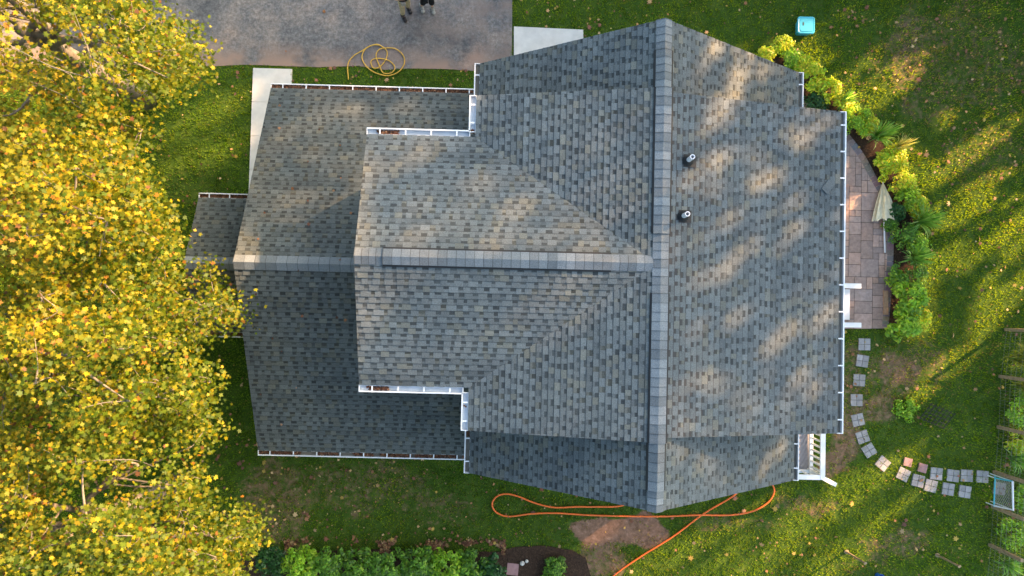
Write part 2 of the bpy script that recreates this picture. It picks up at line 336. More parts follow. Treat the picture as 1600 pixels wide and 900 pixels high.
def clip(poly, conv):
    """Sutherland-Hodgman, conv is CCW convex"""
    out = poly
    for i in range(len(conv)):
        a, b_ = conv[i], conv[(i + 1) % len(conv)]; nin = out; out = []
        if not nin: return []
        f_ = lambda p: (b_[0] - a[0]) * (p[1] - a[1]) - (b_[1] - a[1]) * (p[0] - a[0])
        for k in range(len(nin)):
            p, q = nin[k - 1], nin[k]; fp, fq = f_(p), f_(q)
            if fq >= -1e-9:
                if fp < -1e-9: t = fp / (fp - fq); out.append((p[0] + (q[0] - p[0]) * t, p[1] + (q[1] - p[1]) * t))
                out.append(q)
            elif fp >= -1e-9: t = fp / (fp - fq); out.append((p[0] + (q[0] - p[0]) * t, p[1] + (q[1] - p[1]) * t))
    return out
PCCW = [tuple(p) for p in PATIO]
if sum(PCCW[i - 1][0] * PCCW[i][1] - PCCW[i][0] * PCCW[i - 1][1] for i in range(len(PCCW))) < 0: PCCW = PCCW[::-1]
# patio of mixed square and oblong pavers on a quarter grid
mb = MB(); mb.prism([(p[0], p[1]) for p in PATIO], -.1, .02, (0.07, 0.055, 0.05))
u_ = 0.19; x0, y0 = min(p[0] for p in PATIO), min(p[1] for p in PATIO); nxp = int((max(p[0] for p in PATIO) - x0) / u_) + 1; nyp = int((max(p[1] for p in PATIO) - y0) / u_) + 1
occ = np.zeros((nxp + 4, nyp + 4), bool)
for j in range(nyp):
    for i in range(nxp):
        if occ[i, j]: continue
        opts = [(2, 2), (2, 2), (3, 2), (1, 2), (2, 1), (3, 3), (1, 1), (2, 3)]; random.shuffle(opts)
        for a_, b__ in opts + [(1, 1)]:
            if not occ[i:i + a_, j:j + b__].any(): break
        occ[i:i + a_, j:j + b__] = True
        xa, xb, ya, yb = x0 + i * u_, x0 + (i + a_) * u_, y0 + j * u_, y0 + (j + b__) * u_
        t = random.uniform(.8, 1.15) * 1.7; cc = random.choice([(0.24, 0.168, 0.138), (0.22, 0.162, 0.138), (0.26, 0.175, 0.136), (0.2, 0.155, 0.138)])
        g_ = .007; h_ = .034 + random.uniform(-.003, .003)
        pl = clip([(xa + g_, ya + g_), (xb - g_, ya + g_), (xb - g_, yb - g_), (xa + g_, yb - g_)], PCCW)
        if len(pl) > 2: mb.prism(pl, .01, h_, tuple(q * t for q in cc))
# darker soldier course following the curved edge
edge = spline([P(u, v) for u, v in [(1250, 160), (1285, 179), (1316, 207), (1343, 241), (1367, 284), (1383, 313), (1390, 350), (1390, 400), (1388, 440), (1385, 480), (1382, 511)]], 5)
for a_, b__ in zip(edge[:-1], edge[1:]):
    d = b__ - a_; L = np.linalg.norm(d); d /= L; nrm = np.array([d[1], -d[0], 0]); 
    cx = (a_ + b__) / 2; cx[2] = .022
    mb.box(cx - 0 * nrm, (L - .012, .2, .034), axes=(d, np.array([-d[1], d[0], 0]), (0, 0, 1)), col=tuple(q * random.uniform(.8, 1.2) for q in (0.21, 0.17, 0.165)))
tag(obj('patio', mb, M['paver']), kind='structure')

# ------------------------------------------------------------------ the house
house = thing('house', (3.2, 1.0, 0), 'large grey shingled house with crossing gable roofs and white gutters, seen from above', 'house')
xr, zR = 3.26, 6.90
xLe, xRe, zE, yT, yB = -.80, 7.41, 3.90, 6.26, -4.20
xLc, xRc, zCL, zCR = -.77, 7.58, 5.97, 5.81
yTL, yTR, yBL, yBR = 4.78, 4.69, -2.76, -2.66
xW, yWT, yWB, yW, zW = -3.22, 3.83, -1.80, 1.015, 6.88
xG, yGT, yGB, yG, zG, zGr = -6.64, 5.906, -4.044, 0.95, 2.5, 4.65
xS, yST, ySB, yS, zS, zSr = -8.60, 2.84, -.86, .99, 2.3, 3.03
EXPO = 0.138
def shingles(mb, O, E, up, pieces, cdark=1.0, tint=(1, 1, 1)):
    """O a point on the eave line, E eave direction, up the horizontal upslope direction with rise; pieces: convex polygons as 3D points"""
    O = np.array(O, float); E = np.array(E, float); S = np.array(up, float); S /= np.linalg.norm(S); Nn = np.cross(E, S)
    if Nn[2] < 0: Nn = -Nn
    P2 = []
    for pc in pieces:
        q = [((np.array(p) - O) @ E, (np.array(p) - O) @ S) for p in pc]
        ar = sum(q[i - 1][0] * q[i][1] - q[i][0] * q[i - 1][1] for i in range(len(q)))
        P2.append(q if ar > 0 else q[::-1])
    e0 = min(p[0] for q in P2 for p in q); e1 = max(p[0] for q in P2 for p in q); s1 = max(p[1] for q in P2 for p in q); s0_ = min(p[1] for q in P2 for p in q)
    flip = (np.cross(E, S) @ Nn) < 0
    def put(ea, eb, sa, sb, ha, hb, col):
        for q in P2:
            c_ = clip([(ea, sa), (eb, sa), (eb, sb), (ea, sb)], q)
            if len(c_) < 3: continue
            vs = [O + E * p[0] + S * p[1] + Nn * (ha + (hb - ha) * (p[1] - sa) / (sb - sa + 1e-9)) for p in c_]
            f = tuple(range(len(vs))); mb.add(vs, [f[::-1] if flip else f], col)
    def riser(ea, eb, s, h0, h1, col):
        mid = ((ea + eb) / 2, s + 1e-4)
        for q in P2:
            if all((q[(i + 1) % len(q)][0] - q[i][0]) * (mm[1] - q[i][1]) - (q[(i + 1) % len(q)][1] - q[i][1]) * (mm[0] - q[i][0]) >= 0 for i in range(len(q)) for mm in ((ea, s + 1e-3), (eb, s + 1e-3))):
                vs = [O + E * ea + S * s + Nn * h0, O + E * eb + S * s + Nn * h0, O + E * eb + S * s + Nn * h1, O + E * ea + S * s + Nn * h1]
                mb.add(vs, [(0, 1, 2, 3)], col); return
    r = math.floor(s0_ / EXPO); s = r * EXPO; board = 0
    while s < s1:
        e = e0 - random.random() * .3; s2 = s + EXPO; bt = random.uniform(.93, 1.07)
        tooth = random.random() < .5
        while e < e1:
            wd = random.uniform(.1, .23) if tooth else random.uniform(.07, .15)
            if random.random() < .12: bt = random.uniform(.86, 1.1)
            en = min(e + wd, e1 + .01)
            lt = bt * random.uniform(.9, 1.16)
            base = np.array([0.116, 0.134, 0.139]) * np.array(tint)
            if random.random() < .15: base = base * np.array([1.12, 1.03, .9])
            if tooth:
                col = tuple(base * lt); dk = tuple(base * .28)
                put(e, en, s, s + EXPO * .84, .021, .0075, col); put(e, en, s + EXPO * .84, s2 + .012, .0075, .004, tuple(base * lt * .62)); riser(e, en, s, .004, .021, dk)  # darker top strip: factory band that also paints the course shadow
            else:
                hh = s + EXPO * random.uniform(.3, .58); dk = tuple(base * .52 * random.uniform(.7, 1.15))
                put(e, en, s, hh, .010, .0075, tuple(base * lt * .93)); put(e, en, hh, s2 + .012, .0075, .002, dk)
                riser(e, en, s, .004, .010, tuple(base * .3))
            e = en; tooth = not tooth
        s = s2
def capline(mb, a, b_, dl, dr, hw=.17, lift=.03, step=.2, col=None):
    """bent cap shingles from a to b; dl, dr: fall per metre on either side (a->b, left/right)"""
    a = np.array(a, float); b_ = np.array(b_, float); d = b_ - a; L = np.linalg.norm(d); d /= L; lft = np.array([-d[1], d[0], 0]); n = int(L / step) + 1; step = L / n
    for i in range(n):
        p = a + d * step * i; q = a + d * step * (i + 1) + d * .01; t = random.uniform(.75, 1.3); cc = tuple(np.array((.15, .172, .188)) * (.15 + .87 * t))
        hi, lo = lift + .008, lift
        prof = [(hw, -hw * dl - .004), (hw * .45, -hw * .4 * dl + .0), (0, .012), (-hw * .45, -hw * .4 * dr), (-hw, -hw * dr - .004)]
        vs = [p + lft * x + np.array([0, 0, z + lo]) for x, z in prof] + [q + lft * x + np.array([0, 0, z + hi]) for x, z in prof]
        vs += [v - np.array([0, 0, .012]) for v in vs]
        fs = [(k, k + 1, k + 6, k + 5) for k in range(4)] + [(15 + k, 5 + k, 6 + k, 16 + k) for k in range(4)] + [(10 + k, 11 + k, k + 1, k) for k in range(4)] + [(0, 5, 15, 10), (14, 19, 9, 4)]
        mb.add(vs, fs, cc)
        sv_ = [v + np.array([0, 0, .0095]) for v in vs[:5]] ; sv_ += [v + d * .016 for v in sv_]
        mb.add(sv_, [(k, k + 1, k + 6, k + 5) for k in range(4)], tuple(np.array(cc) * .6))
def ventbody(mb, a, b_, dl, dr, hw=.205, lift=.02, th=.028):
    a = np.array(a, float); b_ = np.array(b_, float); d = b_ - a; d /= np.linalg.norm(d); lft = np.array([-d[1], d[0], 0])
    prof = [(hw, -hw * dl), (0, .012), (-hw, -hw * dr)]
    vs = [p + lft * x + np.array([0, 0, z + l]) for p in (a, b_) for l in (lift - .02, lift + th) for x, z in prof]
    mb.add(vs, [(0, 1, 7, 6), (1, 2, 8, 7), (3, 9, 10, 4), (4, 10, 11, 5), (0, 6, 9, 3), (2, 5, 11, 8), (0, 3, 4, 1), (1, 4, 5, 2), (6, 7, 10, 9), (7, 8, 11, 10)])
def deckplate(mb, poly, th=.11):
    c_ = np.mean(poly, 0); q = [np.array(p) + (c_ - np.array(p)) / np.linalg.norm(c_ - np.array(p)) * .02 - np.array([0, 0, .004]) for p in poly]; mb.ext(q, (0, 0, -th))
sl_e = (zR - zE) / (xr - xLe)
# main roof: steep end sections and raised shallow central section
mb = MB(); dk = MB()
for side in (-1, 1):
    xe, zc, ze, xc = (xLe, zCL, zE, xLc) if side < 0 else (xRe, zCR, zE, xRc)
    yt, yb = (yTL, yBL) if side < 0 else (yTR, yBR)
    up = (xr - xe, 0, zR - ze)
    tint = (1, 1, 1)
    for ya, yb_ in ((yt - .1, yT), (yB, yb + .1)):
        pc = [(xe, ya, ze), (xe, yb_, ze), (xr, yb_, zR), (xr, ya, zR)]
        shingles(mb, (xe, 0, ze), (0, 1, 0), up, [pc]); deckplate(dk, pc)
# central right
pc = [(xRc, yBR, zCR), (xRc, yTR, zCR), (xr, yTR, zR + .012), (xr, yBR, zR + .012)]
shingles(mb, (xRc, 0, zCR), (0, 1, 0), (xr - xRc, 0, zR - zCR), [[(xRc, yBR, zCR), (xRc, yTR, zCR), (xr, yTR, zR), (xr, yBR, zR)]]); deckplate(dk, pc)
# central left around the wing valleys
xv = xr - (zR - zW) * (xr - xLc) / (zR - zCL)
V0, V1, Vp = (xLc, yWT, zCL), (xLc, yWB, zCL), (xv, yW, zW)
pcs = [[(xLc, yTL, zCL), V0, Vp, (xr, yW, zR), (xr, yTL, zR)], [(xLc, yBL, zCL), V1, Vp, (xr, yW, zR), (xr, yBL, zR)]]
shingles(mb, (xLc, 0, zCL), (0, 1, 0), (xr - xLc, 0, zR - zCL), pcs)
for pc in pcs: deckplate(dk, pc)
main_roof = obj('main_roof', mb, M['shingle'], house)
# wing roof
mb = MB(); 
for ye, V_ in ((yWT, V0), (yWB, V1)):
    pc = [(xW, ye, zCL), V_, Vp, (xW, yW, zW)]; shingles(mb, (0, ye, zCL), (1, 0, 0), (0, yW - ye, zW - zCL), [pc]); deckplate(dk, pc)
wing_roof = obj('wing_roof', mb, M['shingle'], house)
# lower roof
mb = MB(); xGe = -.45
for ye in (yGT, yGB):
    zg = zGr - (zGr - zG); pc = [(xG, ye, zG), (xGe, ye, zG), (xGe, yG, zGr), (xG, yG, zGr)]
    shingles(mb, (0, ye, zG), (1, 0, 0), (0, yG - ye, zGr - zG), [pc], tint=(.76, .76, .74)); deckplate(dk, pc)  # darker tint paints the wing and tree shade into these shingles
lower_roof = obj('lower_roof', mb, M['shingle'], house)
mb = MB(); xSe = -6.3
for ye in (yST, ySB):
    pc = [(xS, ye, zS), (xSe, ye, zS), (xSe, yS, zSr), (xS, yS, zSr)]
    shingles(mb, (0, ye, zS), (1, 0, 0), (0, yS - ye, zSr - zS), [pc], tint=(.74, .74, .72)); deckplate(dk, pc)  # tint darkens these shingles too, in place of shade
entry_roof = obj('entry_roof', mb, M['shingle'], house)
obj('roof_deck', dk, M['deckwood'], house)
# ridge caps and vents
scL, scR = (zR - zCL) / (xr - xLc), (zR - zCR) / (xRc - xr)
def yv(v, z=6.95): return P(1030, v, z)[1]
ya, yb_, yc, yd = yv(75), yv(364), yv(458), yv(768)
mb = MB(); vb = MB()
st = sl_e * .8
def slopes(y): return (st, st) if (y > yTL - .02 or y < yBL + .02) else (scL, scR)
def ridge_run(y0, y1, lift):
    cuts = [y0] + [c_ for c_ in (yTL, yBL) if y1 < c_ < y0] + [y1]
    for a_, b__ in zip(cuts[:-1], cuts[1:]):
        l, r = slopes((a_ + b__) / 2); capline(mb, (xr, a_, zR), (xr, b__, zR), r, l, lift=lift)
ridge_run(yT, ya, .028); ridge_run(ya, yb_, .06); ridge_run(yb_, yc, .028); ridge_run(yc, yd, .06); ridge_run(yd, yB, .028)
obj('ridge_cap', mb, M['shingle'], main_roof)
for a_, b__ in ((ya, yb_), (yc, yd)):
    cuts = [a_] + [c_ for c_ in (yTL, yBL) if b__ < c_ < a_] + [b__]
    vb = MB()
    for p_, q_ in zip(cuts[:-1], cuts[1:]):
        l, r = slopes((p_ + q_) / 2); ventbody(vb, (xr, p_, zR), (xr, q_, zR), r, l)
    obj('ridge_vent', vb, M['blackmetal'], main_roof)
sw = (zW - zCL) / (yWT - yW); xa, xb = P(598, 400, zW)[0], P(955, 408, zW)[0]
mb = MB(); capline(mb, (xW, yW, zW), (xa, yW, zW), sw, sw); capline(mb, (xa, yW, zW), (xb, yW, zW), sw, sw, lift=.06); capline(mb, (xb, yW, zW), (xr - .17, yW, zW), sw, sw, lift=.03)
obj('ridge_cap', mb, M['shingle'], wing_roof)
vb = MB(); ventbody(vb, (xa, yW, zW), (xb, yW, zW), sw, sw); obj('ridge_vent', vb, M['blackmetal'], wing_roof)
mb = MB(); sg = (zGr - zG) / (yGT - yG); capline(mb, (xG, yG, zGr), (xW + .2, yG, zGr), sg, sg, hw=.18, step=.26); obj('ridge_cap', mb, M['shingle'], lower_roof)
mb = MB(); ss = (zSr - zS) / (yST - yS); capline(mb, (xS, yS, zSr), (xG + .2, yS, zSr), ss, ss, step=.26); obj('ridge_cap', mb, M['shingle'], entry_roof)

# walls (closed prisms under each roof)
def wallprism_y(prof, y0, y1):            # prof in (x,z), runs along y
    mb = MB(); mb.ext([(x, y0, z) for x, z in prof], (0, y1 - y0, 0)); return mb
def wallprism_x(prof, x0, x1):
    mb = MB(); mb.ext([(x0, y, z) for y, z in prof], (x1 - x0, 0, 0)); return mb
i_ = .35
obj('wall', wallprism_y([(xLe + i_, 0), (xRe - i_, 0), (xRe - i_, zE + i_ * sl_e - .14), (xr, zR - .14), (xLe + i_, zE + i_ * sl_e - .14)], yB + .2, yT - .2), M['siding'], house)
obj('wall', wallprism_y([(xLc + i_ + .01, 3.0), (xRc - i_, 3.0), (xRc - i_, zCR + i_ * scR - .13), (xr, zR - .13), (xLc + i_ + .01, zCL + i_ * scL - .13)], yBR + .12, yTR - .12), M['siding'], house)
obj('wall', wallprism_x([(yWB + i_, 2.6), (yWT - i_, 2.6), (yWT - i_, zCL + i_ * sw - .13), (yW, zW - .13), (yWB + i_, zCL + i_ * sw - .13)], xW + .2, xv - .5), M['siding'], house)
obj('wall', wallprism_x([(yGB + i_, 0), (yGT - i_, 0), (yGT - i_, zG + i_ * sg - .13), (yG, zGr - .13), (yGB + i_, zG + i_ * sg - .13)], xG + .25, -.5), M['siding'], house)
obj('wall', wallprism_x([(ySB + .25, 0), (yST - .25, 0), (yST - .25, zS + .25 * ss - .13), (yS, zSr - .13), (ySB + .25, zS + .25 * ss - .13)], xS + .2, -6.35), M['siding'], house)
# windows on the faces a side step could show
def window(c_, wd, ht, nrm):
    nrm = np.array(nrm, float); t = np.array([-nrm[1], nrm[0], 0]); c_ = np.array(c_, float)
    f = MB()
    for s_ in (-1, 1):
        f.box(c_ + t * s_ * (wd / 2 + .04), (.08, .05, ht + .16), axes=(t, nrm, (0, 0, 1)))
        f.box(c_ + np.array([0, 0, s_ * (ht / 2 + .04)]), (wd, .05, .08), axes=(t, nrm, (0, 0, 1)))
    f.box(c_, (wd, .04, .05), axes=(t, nrm, (0, 0, 1)))
    fo = obj('window', f, M['white'], house); g = MB(); g.box(c_ - nrm * .01, (wd, .02, ht), axes=(t, nrm, (0, 0, 1))); obj('pane', g, M['glass'], fo)
for y in (-1.2, 1.0, 3.4): window((xRe - i_ + .02, y, 1.6), .9, 1.3, (1, 0, 0))
for y in (-1.6, 1.2, 3.6): window((xRc - i_ + .02, y, 4.9), .9, 1.1, (1, 0, 0))
for x in (1.5, 5): window((x, yB + .18, 1.6), .9, 1.3, (0, -1, 0)); window((x, yT - .18, 1.6), .9, 1.3, (0, 1, 0))
window((3.2, yB + .18, 4.3), .9, 1.1, (0, -1, 0))

# gutters with hangers
def gutter(p0, p1, out, wd=.125, ht=.1, sp_=.62, rim=.028, lining='troughgrey'):
    p0 = np.array(p0, float); p1 = np.array(p1, float); d = p1 - p0; L = np.linalg.norm(d); d /= L; o_ = np.array(out, float); z = np.array([0, 0, 1.0]); ax = (d, o_, z); mid = (p0 + p1) / 2
    mb = MB()
    mb.box(mid + o_ * .008 + z * (-ht / 2 - .02), (L, .012, ht), axes=ax)                       # back
    mb.box(mid + o_ * (wd / 2 + .008) - z * (ht + .014), (L, wd - .014, .012), axes=ax)          # bottom
    mb.box(mid + o_ * (wd + .008) - z * (ht / 2 + .02), (L, .012, ht), axes=ax)                   # front
    mb.box(mid + o_ * (wd + .010) - z * .016, (L + .01, rim, .022), axes=ax)                      # rolled front lip
    for e in (p0 - d * .003, p1 + d * .003): mb.box(e + o_ * (wd / 2 + .01) - z * (ht / 2 + .014), (.014, wd + .02, ht + .012), axes=ax)
    g = obj('gutter', mb, M['white'], house)
    tr_ = MB(); tr_.box(mid + o_ * (wd / 2 + .008) - z * (ht - .002), (L - .03, wd - .03, .01), axes=ax); tr_.box(mid + o_ * .018 - z * (ht / 2 + .012), (L - .03, .006, ht - .02), axes=ax)
    obj('trough_lining', tr_, M[lining], g); n = max(2, int(round(L / sp_)))  # liner added to carry the painted debris and shade tone
    for k in range(n):
        q = p0 + d * L * (k + .5) / n
        h = MB(); h.box(q + o_ * (wd / 2 + .008) - z * .012, (.03, wd - .02, .012), axes=ax); obj('hanger', h, M['white'], g)
    return g
LIT = []
gutter((xG, yGT, zG), (xLc - .06, yGT, zG), (0, 1, 0)); LIT.append(((xG, yGT + .065, zG), (xLc - .1, yGT + .065, zG), 1.0))
gutter((xG, yGB, zG), (xLe - .1, yGB, zG), (0, -1, 0)); LIT.append(((xG, yGB - .065, zG), (xLe - .1, yGB - .065, zG), .75))
gutter((xW, yWT, zCL), (xLc - .135, yWT, zCL), (0, 1, 0), wd=.135, lining='troughblue'); LIT.append(((xW + .03, yWT + .07, zCL), (xW + .8, yWT + .07, zCL), .6))
gutter((xW, yWB, zCL), (xLc - .135, yWB, zCL), (0, -1, 0), wd=.135, lining='troughblue'); LIT.append(((xW + .03, yWB - .07, zCL), (xW + .65, yWB - .07, zCL), .8))
gutter((xLc, yWT + .13, zCL), (xLc, yTL, zCL), (-1, 0, 0), wd=.135, lining='troughblue'); LIT.append(((xLc - .07, yWT + .1, zCL), (xLc - .07, yTL, zCL), .45))
gutter((xLc, yWB - .13, zCL), (xLc, yBL, zCL), (-1, 0, 0), wd=.135, lining='troughblue'); LIT.append(((xLc - .07, yWB - .4, zCL), (xLc - .07, yBL, zCL), .4))
gutter((xLe, yTL - .3, zE), (xLe, yT, zE), (-1, 0, 0)); LIT.append(((xLe - .06, yTL + .1, zE), (xLe - .06, yTL + .9, zE), .4))
gutter((xLe, yBL + .3, zE), (xLe, yB, zE), (-1, 0, 0)); LIT.append(((xLe - .06, yBL - .4, zE), (xLe - .06, yBL - .6, zE), .3))
gutter((xRc, yTR, zCR), (xRc, yBR, zCR), (1, 0, 0), sp_=.6)
gutter((xRe, yT, zE), (xRe, yTR - .3, zE), (1, 0, 0), sp_=.6); gutter((xRe, yBR + .3, zE), (xRe, yB, zE), (1, 0, 0), sp_=.6)
gutter((xS, yST, zS), (xG + .3, yST, zS), (0, 1, 0)); LIT.append(((xS, yST + .065, zS), (xG, yST + .065, zS), 1.0))
gutter((xS, ySB, zS), (xG + .3, ySB, zS), (0, -1, 0)); LIT.append(((xS, ySB - .065, zS), (xG, ySB - .065, zS), .8))
DRY = np.array([(0.20, .085, .05), (.14, .06, .04), (.3, .17, .1), (.1, .05, .035), (.26, .12, .06)])
cen = []; 
for a_, b__, dn in LIT:
    a_ = np.array(a_); b__ = np.array(b__); L = np.linalg.norm(b__ - a_); n = int(L * 330 * dn)
    t = rng.random(n); pp = a_ + (b__ - a_) * t[:, None]
    keep = vnoise(t * L + a_[0] * 7, np.zeros(n), .25, 5) < dn * 1.15 - .1
    perp = np.array([-(b__ - a_)[1], (b__ - a_)[0], 0]) / L
    pp = pp + perp * rng.uniform(-.04, .04, n)[:, None]; pp[:, 2] += rng.uniform(-.075, -.03, n); cen.append(pp[keep])
cen = np.concatenate(cen); n = len(cen)
tag(leafmesh('gutter_leaf_litter', cen, rng.normal(size=(n, 3)) * .6 + (0, 0, 1), rng.uniform(.04, .075, n), DRY[rng.integers(0, 5, n)] * rng.uniform(.6, 1.1, (n, 1)), STAR, M['dryleaf']),
    'brown dead leaves packed in the white roof gutters', 'leaf litter', kind='stuff')
cen = []
for _ in range(26):
    if random.random() < .15:
        t = random.random(); q = np.array(V0) * (1 - t) + np.array(Vp) * t if random.random() < .5 else np.array(V1) * (1 - t) + np.array(Vp) * t
        q = q + rng.normal(size=3) * (.08, .08, 0); q[2] += .05
    else: x_ = random.uniform(xG + .2, xW - .2); y_ = random.uniform(yGB + .2, yGT - .2); q = np.array([x_, y_, zGr - abs(y_ - yG) * sg + .035])
    cen.append(q)
cen = np.array(cen); n = len(cen)
tag(leafmesh('roof_leaves', cen, rng.normal(size=(n, 3)) * .2 + (0, 0, 1), rng.uniform(.05, .11, n), DRY[rng.integers(0, 5, n)] * rng.uniform(.6, 1.1, (n, 1)), STAR, M['dryleaf']), 'few stray brown leaves lying on the lower roof and in the valleys', 'fallen leaves', kind='stuff')
for q in ((xLc - .07, yWB - .07, zCL - .1),): pass
# vent pipes on the right slope
def roofR(x): return zR - (x - xr) * scR
for (u, v) in ((1071, 254), (1063, 340)):
    b0 = P(u, v, 6.6); x, y = b0[0], b0[1]; z = roofR(x)
    p = MB(); n = 20
    # hollow pipe
    vs = [(x + r_ * math.cos(2 * math.pi * k / n), y + r_ * math.sin(2 * math.pi * k / n), zz) for r_, zz in ((.052, z - .1), (.052, z + .42), (.036, z + .42), (.036, z + .1)) for k in range(n)]
    p.add(vs, [(j * n + k, j * n + (k + 1) % n, (j + 1) * n + (k + 1) % n, (j + 1) * n + k) for j in range(3) for k in range(n)])
    vp = obj('vent_pipe', p, M['pole'], house, smooth=False)
    f = MB(); f.tube([(x, y, z + .02), (x, y, z + .05), (x, y, z + .1), (x, y, z + .13)], [.13, .12, .08, .06], 24)
    up = np.array([1, 0, -scR]); up /= np.linalg.norm(up); nn = np.cross(up, (0, 1, 0))
    f.box((x + .05, y - .0, roofR(x + .05) + .03), (.3, .27, .008), axes=(up, (0, 1, 0), nn)); obj('flashing', f, M['black'], vp)
# loose shingle tab lying on the right slope
mb = MB(); c_ = P(1296, 291, 6.0); c_[2] = roofR(c_[0]) + .045
up = np.array([1, 0, -scR]); up /= np.linalg.norm(up); a_ = up * math.cos(.9) + np.array([0, 1, 0]) * math.sin(.9); nn = np.cross(up, (0, 1, 0)); bb = np.cross(nn, a_)
mb.box(c_, (.3, .2, .012), axes=(a_, bb, nn), col=(.125, .14, .145))
tag(obj('loose_shingle', mb, M['shingle'], loc=c_), 'loose slanted shingle piece lying near the right eave gutter', 'shingle')

# corner porch with rails
zD = .55
pa, pb = P(1236, 740, zD), P(1276, 672, zD)
px0, px1 = 6.9, P(1262, 700, zD)[0] + .06; py0, py1 = P(1262, 735, zD)[1], P(1262, 660, zD)[1]
mb = MB(); L = 0
# diagonal boards clipped to the rectangle
rect = [(px0, py0), (px1, py0), (px1, py1), (px0, py1)]
dv = np.array([.5, .866]); nv = np.array([-.866, .5]); k = -30
while k < 60:
    c0 = np.array([px0, py0]) + nv * k * .1
    q = [tuple(c0 - dv * 4), tuple(c0 + dv * 4), tuple(c0 + dv * 4 - nv * .093), tuple(c0 - dv * 4 - nv * .093)]
    ar = sum(q[i - 1][0] * q[i][1] - q[i][0] * q[i - 1][1] for i in range(4)); q = q if ar > 0 else q[::-1]
    pl = clip(q, rect)
    if len(pl) > 2: mb.prism(pl, zD - .03, zD)
    k += 1
mb.prism(rect, zD - .4, zD - .035); obj('porch_floor', mb, M['deckgrey'], house)
xr_ = px1 + .0; zt = zD + .85
def railing(a_, b__, n, wd=.14):
    a_ = np.array(a_, float); b__ = np.array(b__, float); r = MB()
    r.bar(a_ + (0, 0, zt), b__ + (0, 0, zt), wd, .05); r.bar(a_ + (0, 0, zt - .06), b__ + (0, 0, zt - .06), .05, .07)
    r.bar(a_ + (0, 0, zD + .1), b__ + (0, 0, zD + .1), .1, .07)
    ro = obj('porch_railing', r, M['white'], house)
    for i in range(n):
        p = a_ + (b__ - a_) * (i + .5) / n; bl = MB(); bl.box((p[0], p[1], (zD + .12 + zt - .08) / 2), (.05, .05, zt - zD - .2)); obj('baluster', bl, M['white'], ro)
railing((px1, py0 + .06, 0), (px1, py1, 0), 8); railing((px0 + .2, py0, 0), (px1 - .07, py0, 0), 5)
pst = MB(); pst.box((px1, py0, (zt + .03) / 2), (.13, .13, zt + .03)); obj('porch_post', pst, M['white'], house)
h0 = np.array([px1 + .02, py0 - .02, zt]); h1 = P(1305, 757, .72)
hr = MB(); hr.bar(h0, h1, .12, .08); hr.box((h1[0], h1[1], .34), (.1, .1, .68)); obj('stair_handrail', hr, M['white'], house)
st_ = MB()
for k in range(3):
    st_.box((px1 + .28 + .26 * k, (py0 + py1) / 2 + .5, (zD - .14 * (k + 1)) / 2), (.27, 1.2, zD - .14 * (k + 1)))
# back door step between two white side rails over the patio
ra = []
for v0, v1 in ((447.5, 447), (509, 508)):
    b0 = MB(); e = P(1344, v1, .45); s_ = P(1312, v0, .6)
    A = np.array([7.15, s_[1], .95]); B = np.array([e[0], e[1], .45]); b0.bar(A, B, .15, .12); b0.box((B[0] - .06, B[1], .2), (.1, .13, .4)); b0.box((7.3, A[1], .45), (.12, .12, .9))
    obj('step_rail', b0, M['white'], house)
b0 = MB(); y0_, y1_ = P(1330, 500, .2)[1], P(1330, 452, .2)[1]; xs = P(1328, 480, .2)[0]; b0.box(((7.0 + xs) / 2, (y0_ + y1_) / 2, .1), (xs - 7.0, y1_ - y0_, .2)); obj('door_step', b0, M['white'], house, bevel=.01)

# ------------------------------------------------------------------ hoses
def hose(name, pts, r, mat, label):
    q = spline([np.array([*P(u, v)[:2], r + .03 + (z[0] if z else 0)]) for u, v, *z in pts], 8)
    mb = MB(); mb.tube(q, r, 8); return tag(obj(name, mb, mat, loc=q[0] - np.array([0, 0, r]), smooth=True), label, 'hose')
hose('air_hose', [(1000, 772), (972, 789), (930, 791), (900, 791), (865, 792), (835, 785), (810, 775), (790, 771), (775, 776), (769, 788), (776, 800), (795, 806), (830, 802), (870, 801), (920, 804), (990, 806), (1040, 806), (1090, 804), (1140, 804), (1175, 798), (1198, 785), (1208, 770), (1206, 757), (1190, 735), (1165, 745), (1149, 771), (1100, 801), (1050, 838), (1000, 869), (958, 899), (930, 930)], .026, M['orange'], 'long orange hose looping over the grass below the bottom roof gable')
hose('air_hose', [(545, 125), (544, 102), (552, 89), (565, 81), (581, 72), (594, 72), (605, 81), (603, 94), (594, 105), (584, 107), (580, 97), (589, 92), (607, 95), (617, 105), (613, 114), (600, 115), (594, 105), (588, 89), (592, 79), (602, 76), (618, 77), (630, 87), (632, 100), (623, 113), (605, 119), (584, 113), (571, 102), (566, 89), (573, 76), (589, 70), (599, 75)], .017, M['yellow'], 'tangled coil of yellow hose at the edge of the driveway')

